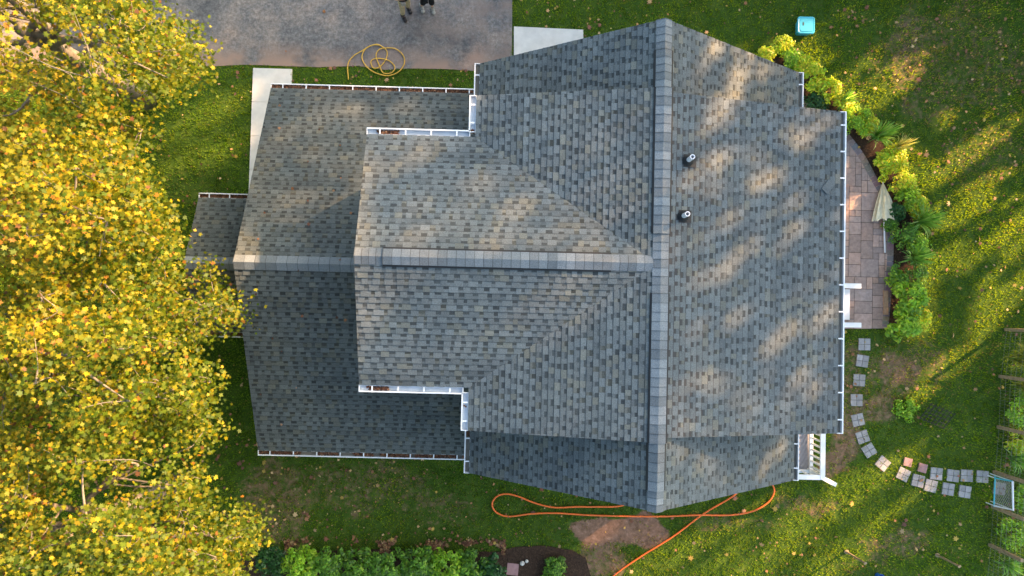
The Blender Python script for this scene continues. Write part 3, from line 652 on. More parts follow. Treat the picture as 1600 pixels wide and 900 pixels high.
# ------------------------------------------------------------------ stepping stones
stones = [(1350, 538, 0, 'first stepping stone below the patio corner'), (1347, 564, 8, 'second stepping stone down from the patio, slightly turned'), (1342, 594, 3, 'third stepping stone down from the patio'),
 (1338, 625, 0, 'fourth stepping stone down from the patio, nearest the roof gutter'), (1340, 656, -14, 'fifth stepping stone, just above the lower right roof corner level'), (1347.5, 682.5, -20, 'tilted stepping stone level with the top of the white porch railing'),
 (1357.6, 703.5, -32, 'most steeply turned stepping stone where the path starts to curve'), (1379, 724, 38, 'diamond turned stepping stone alone at the bend of the path'),
 (1411, 741, 25, 'grey stepping stone just below the first small pink one'), (1434, 751, 12, 'stepping stone second from left in the lower row of the double path'), (1454, 759, 12, 'middle stepping stone in the lower row of the double path'),
 (1481, 764, 8, 'stepping stone second from right in the lower row'), (1507, 768, 8, 'rightmost stepping stone in the lower row of the double path'), (1462.5, 740, 5, 'larger stepping stone right of the two small pink ones'),
 (1488.5, 743, 6, 'stepping stone with a pink corner in the upper row'), (1510, 743, 2, 'stepping stone second from the fence in the upper row'), (1534.5, 744.6, 3, 'stepping stone in the upper row closest to the fence'), (1561, 763, 8, 'stepping stone under the framed net by the fence')]
def stone(u, v, a, label, s=.37, pink=False, grp='stepping stones across the lawn'):
    c_ = P(u, v); mb = MB(); base = (.32, .31, .31) if not pink else (.34, .2, .2); t = math.radians(-a)
    q = s / 4 + .003; R_ = np.array([[math.cos(t), -math.sin(t)], [math.sin(t), math.cos(t)]])
    cells = [(-q, -q), (q, -q), (q, q), (-q, q)] if not pink else [(0, 0)]
    for dx, dy in cells:
        d = R_ @ np.array([dx, dy]); k = random.uniform(.85, 1.12); w_ = s / 2 - .008 if not pink else s * .85
        mb.box((c_[0] + d[0], c_[1] + d[1], -.003), (w_, w_, .07), rz=t, col=tuple(x * k for x in base))
    if not pink: mb.box((c_[0], c_[1], -.012), (s - .02, s - .02, .07), rz=t, col=tuple(x * .3 for x in base))
    return tag(obj('stepping_stone', mb, M['stepstone'], loc=(c_[0], c_[1], 0), bevel=.004), label, 'stepping stone', grp)
for u, v, a, lb in stones: stone(u, v, a, lb)
stone(1418, 722, 12, 'small pink square stepping stone on the left of the pair', .3, True); stone(1441, 731, 14, 'small pink square stepping stone on the right of the pair', .32, True)
stone(801, 889, 5, 'pale square stone in the mulch bed beside the hedge', .42, True, None)
for (u, v, r_, lb) in ((816, 879, .075, 'larger white round pebble in the mulch bed'), (823, 876, .055, 'smaller white round pebble in the mulch bed')):
    mb = MB(); c_ = P(u, v); mb.blob((c_[0], c_[1], r_ * .8), (r_, r_, r_ * .85), 14, 8, .03); tag(obj('pebble', mb, M['pebble'], loc=(c_[0], c_[1], 0), smooth=True), lb, 'pebble')

# ------------------------------------------------------------------ closed parasol on the patio, wooden board
t_ = P(1378, 288, .12); e_ = P(1382, 395, .06); ax = (e_ - t_); L = np.linalg.norm(ax); ax /= L
par = thing('patio_parasol', (e_[0], e_[1], 0), 'closed cream parasol with white pole lying on the brick patio', 'parasol')
mb = MB(); n = 32; rows = [(0, .015, .03), (.12, .08, .035), (.45, .2, .05), (.85, .33, .06), (1.12, .4, .06)]; vs = []; sd = np.cross(ax, (0, 0, 1)); sd /= np.linalg.norm(sd)
for i, (l, wd, hh) in enumerate(rows):
    for k in range(n):
        t = 2 * math.pi * k / n; fold = 1 + .28 * math.cos(8 * t + 1) * min(1, i / 2) ; off = .05 * math.cos(8 * t + .5) if i == 4 else 0
        vs.append(t_ + ax * (l + off) + sd * wd * .82 * math.cos(t) * fold + np.array([0, 0, 1]) * (.02 + hh + (hh + .03) * math.sin(t) * fold + (.035 * math.cos(8 * t + 1) * min(1, i / 2) if math.sin(t) > 0 else 0)))
mb.add(vs, [(i * n + k, i * n + (k + 1) % n, (i + 1) * n + (k + 1) % n, (i + 1) * n + k) for i in range(4) for k in range(n)] + [tuple(range(n))])
obj('canopy', mb, M['canvas'], par); mb = MB(); mb.tube([t_ + ax * .9 + (0, 0, .05), e_ + (0, 0, .02)], .026, 12); obj('pole', mb, M['pole'], par, smooth=True)
mb = MB(); mb.tube([t_ - ax * .06 + (0, 0, .06), t_ + ax * .06 + (0, 0, .06)], [.012, .022], 10); obj('finial', mb, M['pole'], par)
c_ = P(1382, 473); bd = thing('wooden_board', (c_[0], c_[1], .03), 'tan wooden board lying on the patio beside the big bush', 'board')
mb = MB(); mb.box((c_[0], c_[1], .075), (.14, .76, .05), rz=.02); obj('plank', mb, M['boardwood'], bd, bevel=.006)
for s_ in (-1, 1):
    mb = MB(); mb.box((c_[0], c_[1] + s_ * .28, .042), (.13, .08, .022), rz=.02); obj('cleat', mb, M['boardwood'], bd)

# ------------------------------------------------------------------ turquoise tub
c_ = P(1252.5, 46); tub = thing('storage_tub', (c_[0], c_[1], 0), 'turquoise plastic tub with a rounded square lid on the upper lawn', 'tub')
def rsq(hw, r, z, n=6):
    o = []
    for sx, sy, a0 in ((1, 1, 0), (-1, 1, 90), (-1, -1, 180), (1, -1, 270)):
        for k in range(n + 1):
            t = math.radians(a0 + 90 * k / n); o.append((c_[0] + sx * (hw - r) + r * math.cos(t), c_[1] + sy * (hw - r) + r * math.sin(t), z))
    return o
def loft(rings):
    mb = MB(); n = len(rings[0]); vs = [p for r in rings for p in r]
    mb.add(vs, [(j * n + k, j * n + (k + 1) % n, (j + 1) * n + (k + 1) % n, (j + 1) * n + k) for j in range(len(rings) - 1) for k in range(n)] + [tuple(range(n - 1, -1, -1)), tuple((len(rings) - 1) * n + k for k in range(n))]); return mb
obj('body', loft([rsq(.2, .05, .01), rsq(.24, .06, .3)]), M['teal'], tub)
obj('lid', loft([rsq(.265, .08, .29), rsq(.27, .08, .33), rsq(.25, .07, .345), rsq(.21, .06, .335), rsq(.2, .06, .35)]), M['teal'], tub)
mb = MB(); mb.box((c_[0] - .1, c_[1] + .03, .353), (.035, .1, .008)); obj('handle_slot', mb, M['black'], tub)
# small blue bucket at the lower edge
c_ = P(1371, 899); bk = thing('bucket', (c_[0], c_[1], 0), 'small blue bucket standing on the sunny grass at the bottom edge', 'bucket')
mb = MB(); n = 20; vs = [(c_[0] + r_ * math.cos(2 * math.pi * k / n), c_[1] + r_ * math.sin(2 * math.pi * k / n), z_) for r_, z_ in ((.08, .0), (.11, .22), (.12, .225), (.1, .215), (.075, .03)) for k in range(n)]
mb.add(vs, [(j * n + k, j * n + (k + 1) % n, (j + 1) * n + (k + 1) % n, (j + 1) * n + k) for j in range(4) for k in range(n)] + [tuple(range(n))]); obj('body', mb, M['blue'], bk)
mb = MB(); mb.tube([(c_[0] + .115 * math.cos(t), c_[1] + .05, .2 + .1 * math.sin(t)) for t in np.linspace(0, math.pi, 12)], .005, 6); obj('handle', mb, M['wire'], bk)

# ------------------------------------------------------------------ garden fence with wire mesh
fn = [(1571, 515), (1562, 588), (1559, 667), (1553, 737), (1550, 791), (1546, 851), (1540, 915)]
fpts = [P(u, v) for u, v in fn]; fence = thing('garden_fence', fpts[3], 'wooden post garden fence with wire mesh along the right edge', 'fence'); FH = 1.35
for p in fpts + [fpts[0] + np.array([1.6, 0.02, 0]), fpts[0] + np.array([3.2, .04, 0])]:
    mb = MB(); mb.box((p[0], p[1], FH / 2), (.1, .1, FH), rz=.05); obj('post', mb, M['oldwood'], fence, bevel=.008)
mb = MB()
path = [fpts[0] + np.array([3.2, .04, 0])] + fpts
for a_, b__ in zip(path[:-1], path[1:]):
    for z in np.arange(.06, FH, .2): mb.bar(a_ + (0, 0, z), b__ + (0, 0, z), .003, .003)
    L = np.linalg.norm(b__ - a_); n = int(L / .1)
    for k in range(n + 1): p = a_ + (b__ - a_) * k / n; mb.bar(p + (0, 0, .02), p + (0, 0, FH), .003, .003)
obj('wire_mesh', mb, M['wire'], fence)
# top rail going right from the corner
mb = MB(); mb.bar(fpts[0] + (0, 0, FH + .03), fpts[0] + np.array([3.2, .04, FH + .03]), .09, .05); obj('top_rail', mb, M['oldwood'], fence)

# framed net by the fence
c_ = P(1570, 771, .45); net = thing('framed_net', (*P(1562, 772)[:2], 0), 'net in a teal and white tubular frame standing against the fence', 'net')
a0, a1, b1, b0 = P(1555, 747, .35), P(1582, 752, .95), P(1583, 797, .95), P(1553, 790, .35)
corn = [a0, a1, b1, b0]
mb = MB(); mb.tube(spline([b0, b0 * .98 + a0 * .02, a0 * .98 + b0 * .02, a0, a0 * .5 + a1 * .5, a1], 4), .022, 8); obj('frame', mb, M['teal'], net)
mb = MB(); mb.tube([a1, b1, b0], .028, 8); obj('frame', mb, M['pole'], net)
mb = MB()
for k in range(-10, 20):
    for s_ in (0, 1):
        p = []; 
        for t in (0, 1):
            pass
        # diagonal cords in the net's own (s,t) square
        f0 = k / 10; 
        seg = [(f0, 0), (f0 + .8, 1)] if s_ == 0 else [(f0, 1), (f0 + .8, 0)]
        (x0_, y0_), (x1_, y1_) = seg
        def cut(xq): return y0_ + (y1_ - y0_) * (xq - x0_) / (x1_ - x0_)
        if x1_ <= 0 or x0_ >= 1: continue
        if x0_ < 0: y0n = cut(0); x0n = 0
        else: y0n, x0n = y0_, x0_
        if x1_ > 1: y1n = cut(1); x1n = 1
        else: y1n, x1n = y1_, x1_
        bil = lambda s, t: (a0 * (1 - s) + a1 * s) * (1 - t) + (b0 * (1 - s) + b1 * s) * t
        mb.tube([bil(x0n, y0n), bil(x1n, y1n)], .004, 5)
obj('net', mb, M['wire'], net)
for q in corn:
    mb = MB(); mb.tube([q, (q[0], q[1], 0)], .018, 8); obj('leg', mb, M['pole'], net)

# stakes on the lower lawn
for (u, v, u2, v2, lb) in ((1322, 862, 1352, 880, 'thin wooden stake standing on the sunny lower lawn, left of the two'), (1464, 867, 1499, 885, 'thin grey wooden stake standing on the shaded lower lawn, right of the two')):
    p = P(u, v); q = P(u2, v2, 1.15); s_ = thing('garden_stake', (p[0], p[1], 0), lb, 'stake')
    mb = MB(); mb.bar((p[0], p[1], 0), q, .05, .05); obj('shaft', mb, M['oldwood'], s_, bevel=.006)
    mb = MB(); mb.blob((p[0], p[1], .02), (.08, .07, .05), 10, 6, .1); obj('footing_stone', mb, M['oldwood'], s_, smooth=True)
    mb = MB(); mb.box(q, (.09, .06, .03), rz=.5); obj('top_cap', mb, M['oldwood'], s_)
# black wire trellis leaning on the lawn
c_ = P(1455, 648); tr = thing('wire_trellis', (c_[0], c_[1], 0), 'black wire grid trellis lying in the shaded grass below the bush path', 'trellis')
mb = MB(); ax_ = np.array([.93, -.37, 0]); ay_ = np.array([.45, .85, .28]); 
for k in range(7): mb.tube([c_ + ax_ * (k - 3) * .13 - ay_ * .3 + (0, 0, .3), c_ + ax_ * (k - 3) * .13 + ay_ * .32 + (0, 0, .3)], .013, 5)
obj('upright_wires', mb, M['blackmetal'], tr); mb = MB()
for k in range(5): mb.tube([c_ - ax_ * .42 + ay_ * (k - 2) * .13 + (0, 0, .3), c_ + ax_ * .42 + ay_ * (k - 2) * .13 + (0, 0, .3)], .013, 5)
obj('cross_wires', mb, M['blackmetal'], tr)

# ------------------------------------------------------------------ plants
def palette(n, cols, wts, jit=.25):
    c_ = np.array(cols)[rng.choice(len(cols), n, p=np.array(wts) / sum(wts))]; return c_ * rng.uniform(1 - jit, 1 + jit, (n, 1))
GREEN = ([(.1, .24, .025), (.15, .32, .03), (.06, .15, .02), (.24, .38, .04)], [4, 4, 3, 1])
YEL = ([(.5, .6, .03), (.62, .6, .04), (.3, .5, .025), (.65, .52, .05)], [4, 3, 3, 1])
LIME = ([(.22, .44, .03), (.34, .54, .035), (.14, .3, .02), (.45, .58, .06)], [4, 3, 3, 1])
DKG = ([(.02, .08, .02), (.035, .12, .03), (.05, .15, .03)], [3, 3, 1])
def shrub(u, v, rpx, ht, pal, label, leaf=.085, dens=1.0, ecc=(1, 1), name='shrub', grp=None, dark=1):
    c_ = P(u, v, ht * .7); r = rpx / 52.0; x, y = c_[0], c_[1]
    t = thing(name, (x, y, 0), label, 'shrub', grp)
    ncl = int(26 * dens * max(1, (r / .5) ** 2)); cl = []
    for i in range(ncl):
        a = random.uniform(0, 2 * math.pi); q = math.sqrt(random.random()) * .92
        zz = ht * (1 - .55 * q * q) * random.uniform(.72, 1.0)
        cl.append((x + r * ecc[0] * q * math.cos(a), y + r * ecc[1] * q * math.sin(a), zz))
    cl = np.array(cl); per = int(46 * dens)
    cen = np.repeat(cl, per, 0); off = rng.normal(size=cen.shape); off /= np.linalg.norm(off, axis=1, keepdims=True)
    rad = (.1 + .05 * r) * rng.random((len(cen), 1)) ** .4 * 1.3; nrm = off + (0, 0, .9); cen = cen + off * rad * (1, 1, .8); cen[:, 2] = np.maximum(cen[:, 2], .04)
    n = len(cen); col = palette(n, *pal); cb = np.repeat(rng.uniform(.75, 1.2, (len(cl), 1)), per, 0)
    leafmesh('foliage', cen, nrm + rng.normal(size=(n, 3)) * .4, rng.uniform(.6, 1.15, n) * leaf, col * cb, OVAL * (1, 1.15), M['shrubleaf'], t)
    s_ = MB()
    for p in cl[::3]: s_.tube([(x, y, 0), (x * .6 + p[0] * .4, y * .6 + p[1] * .4, p[2] * .45), tuple(p)], [.016, .011, .005], 5)
    obj('stems', s_, M['darkbark'], t); return t
def tuft(u, v, rpx, ht, pal, label, nb=110, grp=None):
    c_ = P(u, v, ht * .3); r = rpx / 50.0; x, y = c_[0], c_[1]; mb = MB()
    for i in range(nb):
        a = random.uniform(0, 2 * math.pi); L = r * random.uniform(.55, 1.15); h_ = ht * random.uniform(.7, 1.1); d = np.array([math.cos(a), math.sin(a), 0]); s_ = np.array([-d[1], d[0], 0]); w_ = random.uniform(.012, .022)
        lean = random.uniform(.2, 1.0); pts = [np.array([x, y, 0]) + d * L * lean * t + np.array([0, 0, h_ * (2.6 * t - 1.9 * t * t * lean - .2 * t)]) for t in (0, .3, .55, .8, 1)]
        col = tuple(palette(1, *pal)[0]); ws = (.6, 1, .9, .6, .08)
        vs = [p + s_ * w_ * k for p, k in zip(pts, ws)] + [p - s_ * w_ * k for p, k in zip(pts, ws)]
        mb.add(vs, [(j, j + 1, j + 6, j + 5) for j in range(4)], col)
    return tag(obj('ornamental_grass', mb, M['grassblade'], loc=(x, y, 0)), label, 'grass clump', grp)
gb = 'shrubs round the curved patio edge'
shrub(1197, 86, 13, .5, YEL, 'small yellow shrub showing at the upper right roof gable edge', grp=gb)
shrub(1226, 71, 15, .35, YEL, 'small lime shrub below and left of the turquoise tub', grp=gb)
shrub(1240, 93, 17, .5, LIME, 'round lime shrub just above the upper right gutter corner', grp=gb)
shrub(1272, 118, 21, .8, YEL, 'bright yellow shrub right beside the upper right white gutter', leaf=.1, grp=gb)
shrub(1298, 140, 20, .75, YEL, 'yellow green shrub second down from the upper right gutter corner', leaf=.1, grp=gb)
shrub(1279, 157, 17, .5, DKG, 'dark green shrub tucked against the lower end of the short right gutter', grp=gb)
shrub(1342, 186, 26, .8, LIME, 'mid green shrub by the top corner of the long right gutter', grp=gb)
shrub(1388, 250, 17, .6, YEL, 'yellow green shrub above the tip of the closed parasol', leaf=.11, grp=gb)
shrub(1410, 278, 27, .75, YEL, 'broad golden shrub right of the tip of the closed parasol', grp=gb)
shrub(1425, 307, 19, .6, LIME, 'lime shrub directly right of the parasol canopy', grp=gb)
shrub(1404, 330, 12, .4, DKG, 'low dark shrub between the parasol canopy and lime bushes', grp=gb)
shrub(1416, 368, 24, .55, GREEN, 'dark green shrub between two strappy grass clumps', grp=gb)
shrub(1424, 428, 27, .7, GREEN, 'green shrub right below the lower strappy grass clump', grp=gb)
shrub(1426, 468, 28, 1.0, LIME, 'large leafy lime bush beside the wooden board, upper half', leaf=.13, grp=gb)
shrub(1415, 508, 25, .9, LIME, 'large leafy lime bush at the lower patio corner', leaf=.13, grp=gb)
shrub(1418, 640, 19, .18, LIME, 'low weedy green plant beside the wire trellis on the lawn', dens=.8)
shrub(1392, 350, 9, .25, GREEN, 'smallest green weed by the patio edge near the parasol pole')
for u, v, r, h_, pal, lb in ((1256, 100, 15, .6, YEL, 'yellow shrub between the lime shrub and the upper right gutter'), (1318, 168, 20, .65, YEL, 'yellow shrub just left of the topmost strappy clump base'), (1356, 192, 18, .5, YEL, 'small golden shrub at the back of the border above the upper grass clump'),
    (1402, 243, 18, .5, YEL, 'small yellow shrub behind the pale variegated clump'), (1436, 322, 16, .5, YEL, 'small golden shrub above the largest strappy clump'), (1436, 380, 18, .5, LIME, 'lime shrub on the lawn side between the two lower strappy clumps'), (1406, 440, 16, .5, LIME, 'small lime shrub touching the top of the large leafy bush'), (1438, 498, 20, .7, YEL, 'golden shoots on the lawn side of the large leafy bush')):
    shrub(u, v, r, h_, pal, lb, grp=gb)
gg = 'strappy grass clumps by the patio'
GR2 = ([(.14, .32, .07), (.22, .42, .11), (.4, .55, .2)], [3, 3, 1]); YEL = ([(.5, .6, .03), (.62, .6, .04), (.3, .5, .025), (.65, .52, .05)], [4, 3, 3, 1]); VAR = ([(.45, .45, .2), (.3, .36, .12), (.55, .5, .25)], [2, 2, 1])
tuft(1312, 160, 22, .7, GR2, 'topmost strappy grass clump between the yellow shrubs', 80, gg)
tuft(1367, 214, 30, .8, GR2, 'strappy grass clump by the upper curve of the patio', 120, gg)
tuft(1398, 232, 24, .7, VAR, 'pale variegated grass clump above the golden shrub', 70, gg)
tuft(1434, 346, 33, .8, GR2, 'largest strappy grass clump right of the parasol pole', 140, gg)
tuft(1424, 404, 30, .7, GR2, 'strappy grass clump between green shrubs below the largest one', 120, gg)
gh = 'hedge bushes along the bottom edge'
shrub(420, 884, 24, .8, DKG, 'darkest bush at the left end of the bottom hedge, beside the yellow tree', grp=gh, leaf=.1)
for u, v, r, pal, lb in ((468, 890, 30, LIME, 'lime bush second from left in the bottom hedge'), (514, 884, 26, GREEN, 'third bush from left in the bottom hedge, lower lobed'), (558, 892, 30, GREEN, 'fourth bush from left in the bottom hedge'),
    (605, 888, 28, GREEN, 'middle bush of the bottom hedge'), (652, 892, 31, GREEN, 'bush just right of the middle of the bottom hedge'), (698, 890, 29, LIME, 'third bush from the right in the bottom hedge'), (738, 890, 27, GREEN, 'second bush from the right in the bottom hedge'), (770, 896, 23, DKG, 'bush at the right end of the bottom hedge beside the pale stone')):
    shrub(u, v, r, .95, pal, lb, leaf=.115, dens=1.15, grp=gh)
shrub(868, 886, 14, .4, GREEN, 'small green shrub alone in the dark mulch bed'); shrub(862, 912, 20, .4, GREEN, 'low shrub at the bottom of the mulch bed')
gp = 'plants inside the garden fence'
TG = ([(.3, .33, .05), (.4, .38, .08), (.16, .25, .04)], [3, 2, 3])
tuft(1585, 560, 34, 1.0, TG, 'golden tall grass clump just inside the fence corner', 150, gp); tuft(1592, 600, 26, .8, TG, 'tall grass below the golden clump behind the fence', 90, gp)
shrub(1598, 640, 26, .7, LIME, 'leafy plant between the second and third fence posts', grp=gp); tuft(1580, 715, 26, .7, GR2, 'grassy weeds behind the fence above the framed net', 90, gp)
shrub(1598, 690, 20, .6, YEL, 'yellow plant behind the fence above the net', grp=gp); shrub(1590, 835, 26, .7, LIME, 'leafy plant behind the fence near the bottom right corner', grp=gp)
tuft(1570, 880, 26, .5, GR2, 'grassy weeds at the bottom right corner by the fence', 80, gp); shrub(1612, 780, 22, .6, LIME, 'plant behind the framed net', grp=gp)

# ------------------------------------------------------------------ big autumn trees on the left
OUT = [(-300, -160), (285, -160), (275, -20), (268, 20), (300, 45), (320, 78), (314, 110), (318, 138), (285, 145), (248, 160), (235, 180), (253, 190), (232, 225), (212, 262), (225, 300), (262, 325), (293, 355), (300, 368), (275, 388), (272, 415),
       (292, 432), (335, 425), (365, 450), (388, 482), (386, 508), (355, 515), (338, 525), (322, 545), (296, 528), (308, 560), (345, 590), (352, 625), (362, 660), (340, 690), (318, 700), (330, 735), (352, 745), (386, 752), (392, 790), (410, 850), (392, 890), (398, 980), (390, 1060), (-300, 1060)]
TC = [((60, 60), 'T'), ((70, 330), 'T'), ((100, 560), 'T'), ((130, 830), 'T')]
TL = ['yellow leaved tree overhanging the driveway at the top left', 'green gold tree reaching towards the small entry roof', 'orange tinged yellow tree left of the lower roof, in the middle of the row', 'green yellow tree filling the bottom left corner']
def crownz(u, v):
    d = min(math.hypot((u - c_[0]) / 1.0, (v - c_[1]) / .9) for c_, _ in TC)
    return 9.4 - 3.4 * min(1.2, d / 260) ** 1.6
clumps = [[] for _ in TC]; tries = 0
while sum(map(len, clumps)) < 1180 and tries < 60000:
    tries += 1
    u = random.uniform(-180, 415); v = random.uniform(-130, 1010)
    z = crownz(u, v) + random.uniform(-1.5, .6)
    if not inpoly(np.array([u]), np.array([v]), OUT)[0]: continue
    # keep a margin so the leaves themselves reach the outline
    if not inpoly(np.array([u + 14]), np.array([v]), OUT)[0] and random.random() < .5: continue
    p = P(u, v, z)
    if vnoise(np.array([p[0]]), np.array([p[1]]), .6, 21)[0] < .35: continue
    if random.random() < .3: z -= random.uniform(.8, 2.2); p = P(u, v, z)
    k = min(range(4), key=lambda i: math.hypot(u - TC[i][0][0], v - TC[i][0][1]) + random.uniform(0, 25)); clumps[k].append((*p, u, v))
AUT = [(.25, .26, .018), (.42, .35, .018), (.55, .4, .03), (.14, .2, .012), (.42, .19, .03), (.22, .1, .04), (.08, .14, .01)]
for k, cl in enumerate(clumps):
    cl = np.array(cl); (uc, vc), _ = TC[k]; b0 = P(uc, vc, 5.0); bx, by = b0[0], b0[1]
    t = thing('maple_tree', (bx, by, 0), TL[k], 'tree', 'autumn trees left of the house')
    per = 92; cen = np.repeat(cl[:, :3], per, 0); n = len(cen); off = rng.normal(size=(n, 3)) * (.21, .21, .2); cen = cen + off
    nrm = rng.normal(size=(n, 3)) * .55 + (.25, .15, .85)
    # hue drifts over the crown and from leaf to leaf
    h_ = vnoise(cen[:, 0], cen[:, 1], 1.3, 31) * .6 + vnoise(cen[:, 0], cen[:, 1], .4, 32) * .4
    left = np.clip((250 - np.repeat(cl[:, 3], per)) / 250 - np.clip((np.repeat(cl[:, 4], per) - 620) / 500, 0, .6), 0, 1)
    wts = np.stack([np.full(n, 3.4), 1.0 + 2.8 * left * h_, .3 + 2.2 * left * h_ ** 2, 7.0 * (1.25 - left) * (1.15 - h_), .06 + .28 * h_, np.full(n, .16), 3.0 * (1 - left)], 1)
    wts = np.maximum(wts, .02); cs = np.cumsum(wts / wts.sum(1, keepdims=True), 1); pick = np.minimum((rng.random((n, 1)) > cs).sum(1), 6)
    col = np.array(AUT)[pick] * .8 * rng.uniform(.75, 1.25, (n, 1))
    leafmesh('crown', cen, nrm, rng.uniform(.06, .125, n), col, STAR, M['leaf'], t)
    # trunk, limbs, twigs
    mb = MB(); top = np.array([bx, by, 5.6]); mb.tube([(bx, by, -.1), (bx + .05, by, 2), (bx - .05, by + .05, 4), tuple(top)], [.3, .24, .2, .16], 12)
    K = 11; cc = cl[rng.choice(len(cl), K, replace=False)][:, :3]
    for _ in range(6):
        lab = np.argmin(((cl[:, None, :3] - cc[None]) ** 2).sum(2), 1)
        for i in range(K):
            if (lab == i).any(): cc[i] = cl[lab == i][:, :3].mean(0)
    for i in range(K):
        e = cc[i].copy(); s0 = np.array([bx, by, random.uniform(3.2, 5.5)]); md = (s0 + e) / 2 + np.array([random.uniform(-.3, .3), random.uniform(-.3, .3), .1])
        limb = spline([s0, md, e], 6); mb.tube(limb, list(np.linspace(.1, .04, len(limb))), 8)
        mem = cl[lab == i]
        subs = mem[rng.choice(len(mem), min(len(mem), 7), replace=False)][:, :3]
        for q in subs:
            st0 = limb[random.randint(6, len(limb) - 1)]; m2 = (st0 + q) / 2 + rng.normal(size=3) * .12
            tw = spline([st0, m2, q + (0, 0, .05)], 4); mb.tube(tw, list(np.linspace(.03, .012, len(tw))), 6)
        for q in mem[:, :3]:
            s_ = subs[np.argmin(((subs - q) ** 2).sum(1))]
            if np.linalg.norm(s_ - q) > .05:
                m2 = (s_ + q) / 2 + rng.normal(size=3) * .08; tw = spline([s_, m2, q + rng.normal(size=3) * .1 + (0, 0, .08)], 3); mb.tube(tw, list(np.linspace(.012, .005, len(tw))), 4, caps=False)
    obj('trunk', mb, M['bark'], t, smooth=True)

# ------------------------------------------------------------------ tall trees beyond the frame towards the sun (unseen, crowns thinned to shape the dappled shade)
def roofheight(x, y):
    z = np.full(x.shape, 0.0)
    def up(msk, h_): z[msk] = np.maximum(z[msk], h_[msk])
    e = (x > xLe) & (x < xRe) & (y > yB) & (y < yT); up(e, zR - np.abs(x - xr) * sl_e)
    c_ = (x > xLc) & (x < xRc) & (y > yBL) & (y < yTL); up(c_, zR - np.where(x < xr, (xr - x) * scL, (x - xr) * scR))
    w_ = (x > xW) & (x < xr) & (y > yWB) & (y < yWT); up(w_, zW - np.abs(y - yW) * sw)
    g_ = (x > xG) & (x < xLc) & (y > yGB) & (y < yGT); up(g_, zGr - np.abs(y - yG) * sg)
    return z
A35 = 35
SUN = [  # u, v, half length, half width, angle (deg) of the sunlit streaks
 (1100, 85, 24, 9, 60), (1155, 90, 18, 10, 60), (1140, 128, 26, 9, 50), (1185, 120, 14, 8, 50), (1228, 150, 16, 6, 35), (1085, 62, 12, 6, 50),
 (1125, 166, 38, 12, 30), (1215, 217, 26, 7, 25), (1240, 224, 16, 6, 45), (1112, 208, 30, 8, 30), (1108, 262, 34, 15, 25), (1172, 253, 18, 6, 35), (1176, 293, 34, 12, 20), (1056, 290, 14, 8, 40),
 (1215, 330, 50, 9, 28), (1130, 352, 36, 9, 30), (1225, 372, 36, 11, 40), (1150, 400, 54, 8, 30), (1120, 428, 32, 13, 40), (1080, 385, 18, 9, 30), (1078, 520, 24, 9, 40), (1140, 505, 24, 8, 40), (1220, 522, 24, 9, 40),
 (1282, 495, 24, 7, 45), (1072, 600, 22, 10, 30), (1158, 640, 28, 13, 40), (1238, 600, 24, 9, 20), (1110, 612, 18, 7, 30), (1065, 662, 14, 10, 40), (1055, 700, 12, 18, 0), (1100, 715, 26, 7, -35), (1180, 735, 26, 7, 60), (1205, 708, 24, 6, 60),
 (1265, 610, 16, 7, 40), (1292, 350, 18, 7, 40), (1300, 285, 14, 8, 40), (1280, 200, 20, 6, 35), (1260, 168, 14, 8, 35), (1080, 445, 18, 10, 30), (1100, 310, 14, 7, 35), (1180, 560, 18, 7, 40),
 (670, 198, 42, 11, 20), (650, 248, 26, 8, 35), (648, 368, 28, 9, 30), (862, 372, 20, 9, 35), (725, 300, 26, 7, 35), (910, 396, 26, 7, 30), (985, 402, 22, 7, 10), (600, 280, 20, 7, 35), (700, 370, 20, 6, 35), (800, 330, 18, 6, 35), (760, 390, 22, 6, 30), (640, 330, 16, 6, 35),
 (1035, 405, 12, 12, 40),
 # lawn right
 (1240, 72, 30, 10, 20), (1290, 130, 60, 20, -35), (1390, 130, 55, 22, 35), (1345, 95, 24, 9, 30), (1480, 262, 95, 13, 30), (1420, 275, 34, 24, 30), (1405, 240, 20, 12, 30), (1505, 330, 60, 12, 33), (1545, 395, 70, 26, 33), (1570, 445, 60, 26, 33), (1490, 400, 55, 12, 33), (1590, 330, 40, 14, 33),
 (1545, 215, 50, 9, 33), (1420, 290, 25, 20, 30), (1415, 485, 24, 36, 90), (1470, 290, 40, 8, 33), (1478, 572, 55, 11, 35), (1452, 602, 34, 14, 50), (1540, 500, 40, 14, 33), (1585, 555, 14, 30, 90), (1425, 500, 18, 30, 60), (1480, 185, 22, 6, 33),
 # lawn bottom
 (1310, 795, 110, 30, 36), (1230, 850, 120, 42, 36), (1180, 830, 90, 26, 30), (1320, 850, 70, 14, 36), (1010, 892, 50, 14, 20), (1520, 300, 70, 8, 33), (1560, 360, 50, 12, 33), (1130, 885, 110, 30, 30), (1060, 870, 60, 22, 25), (1260, 780, 70, 18, 20), (1390, 735, 50, 12, 36), (1380, 800, 60, 12, 36), (1340, 862, 40, 12, 36), (1300, 885, 50, 14, 36), (1440, 760, 18, 8, 36), (1200, 800, 60, 14, 20),(1600, 690, 20, 12, 30), (1590, 650, 20, 8, 30), (1595, 850, 18, 10, 30),
 # lawn upper left
 (300, 188, 55, 9, 33), (350, 168, 50, 6, 36), (285, 252, 50, 7, 33), (345, 240, 50, 9, 33), (358, 282, 34, 9, 30), (262, 320, 34, 8, 33),
 # shrubs
 (1300, 128, 75, 26, -40), (1392, 252, 55, 26, -50), (1428, 310, 30, 24, -60), (1432, 480, 50, 30, 90), (1238, 82, 40, 14, -20), (1425, 425, 22, 12, 35),
 # patio
 (1350, 275, 26, 5, 33), (1335, 318, 18, 4, 33), (1342, 392, 14, 3, 33)]
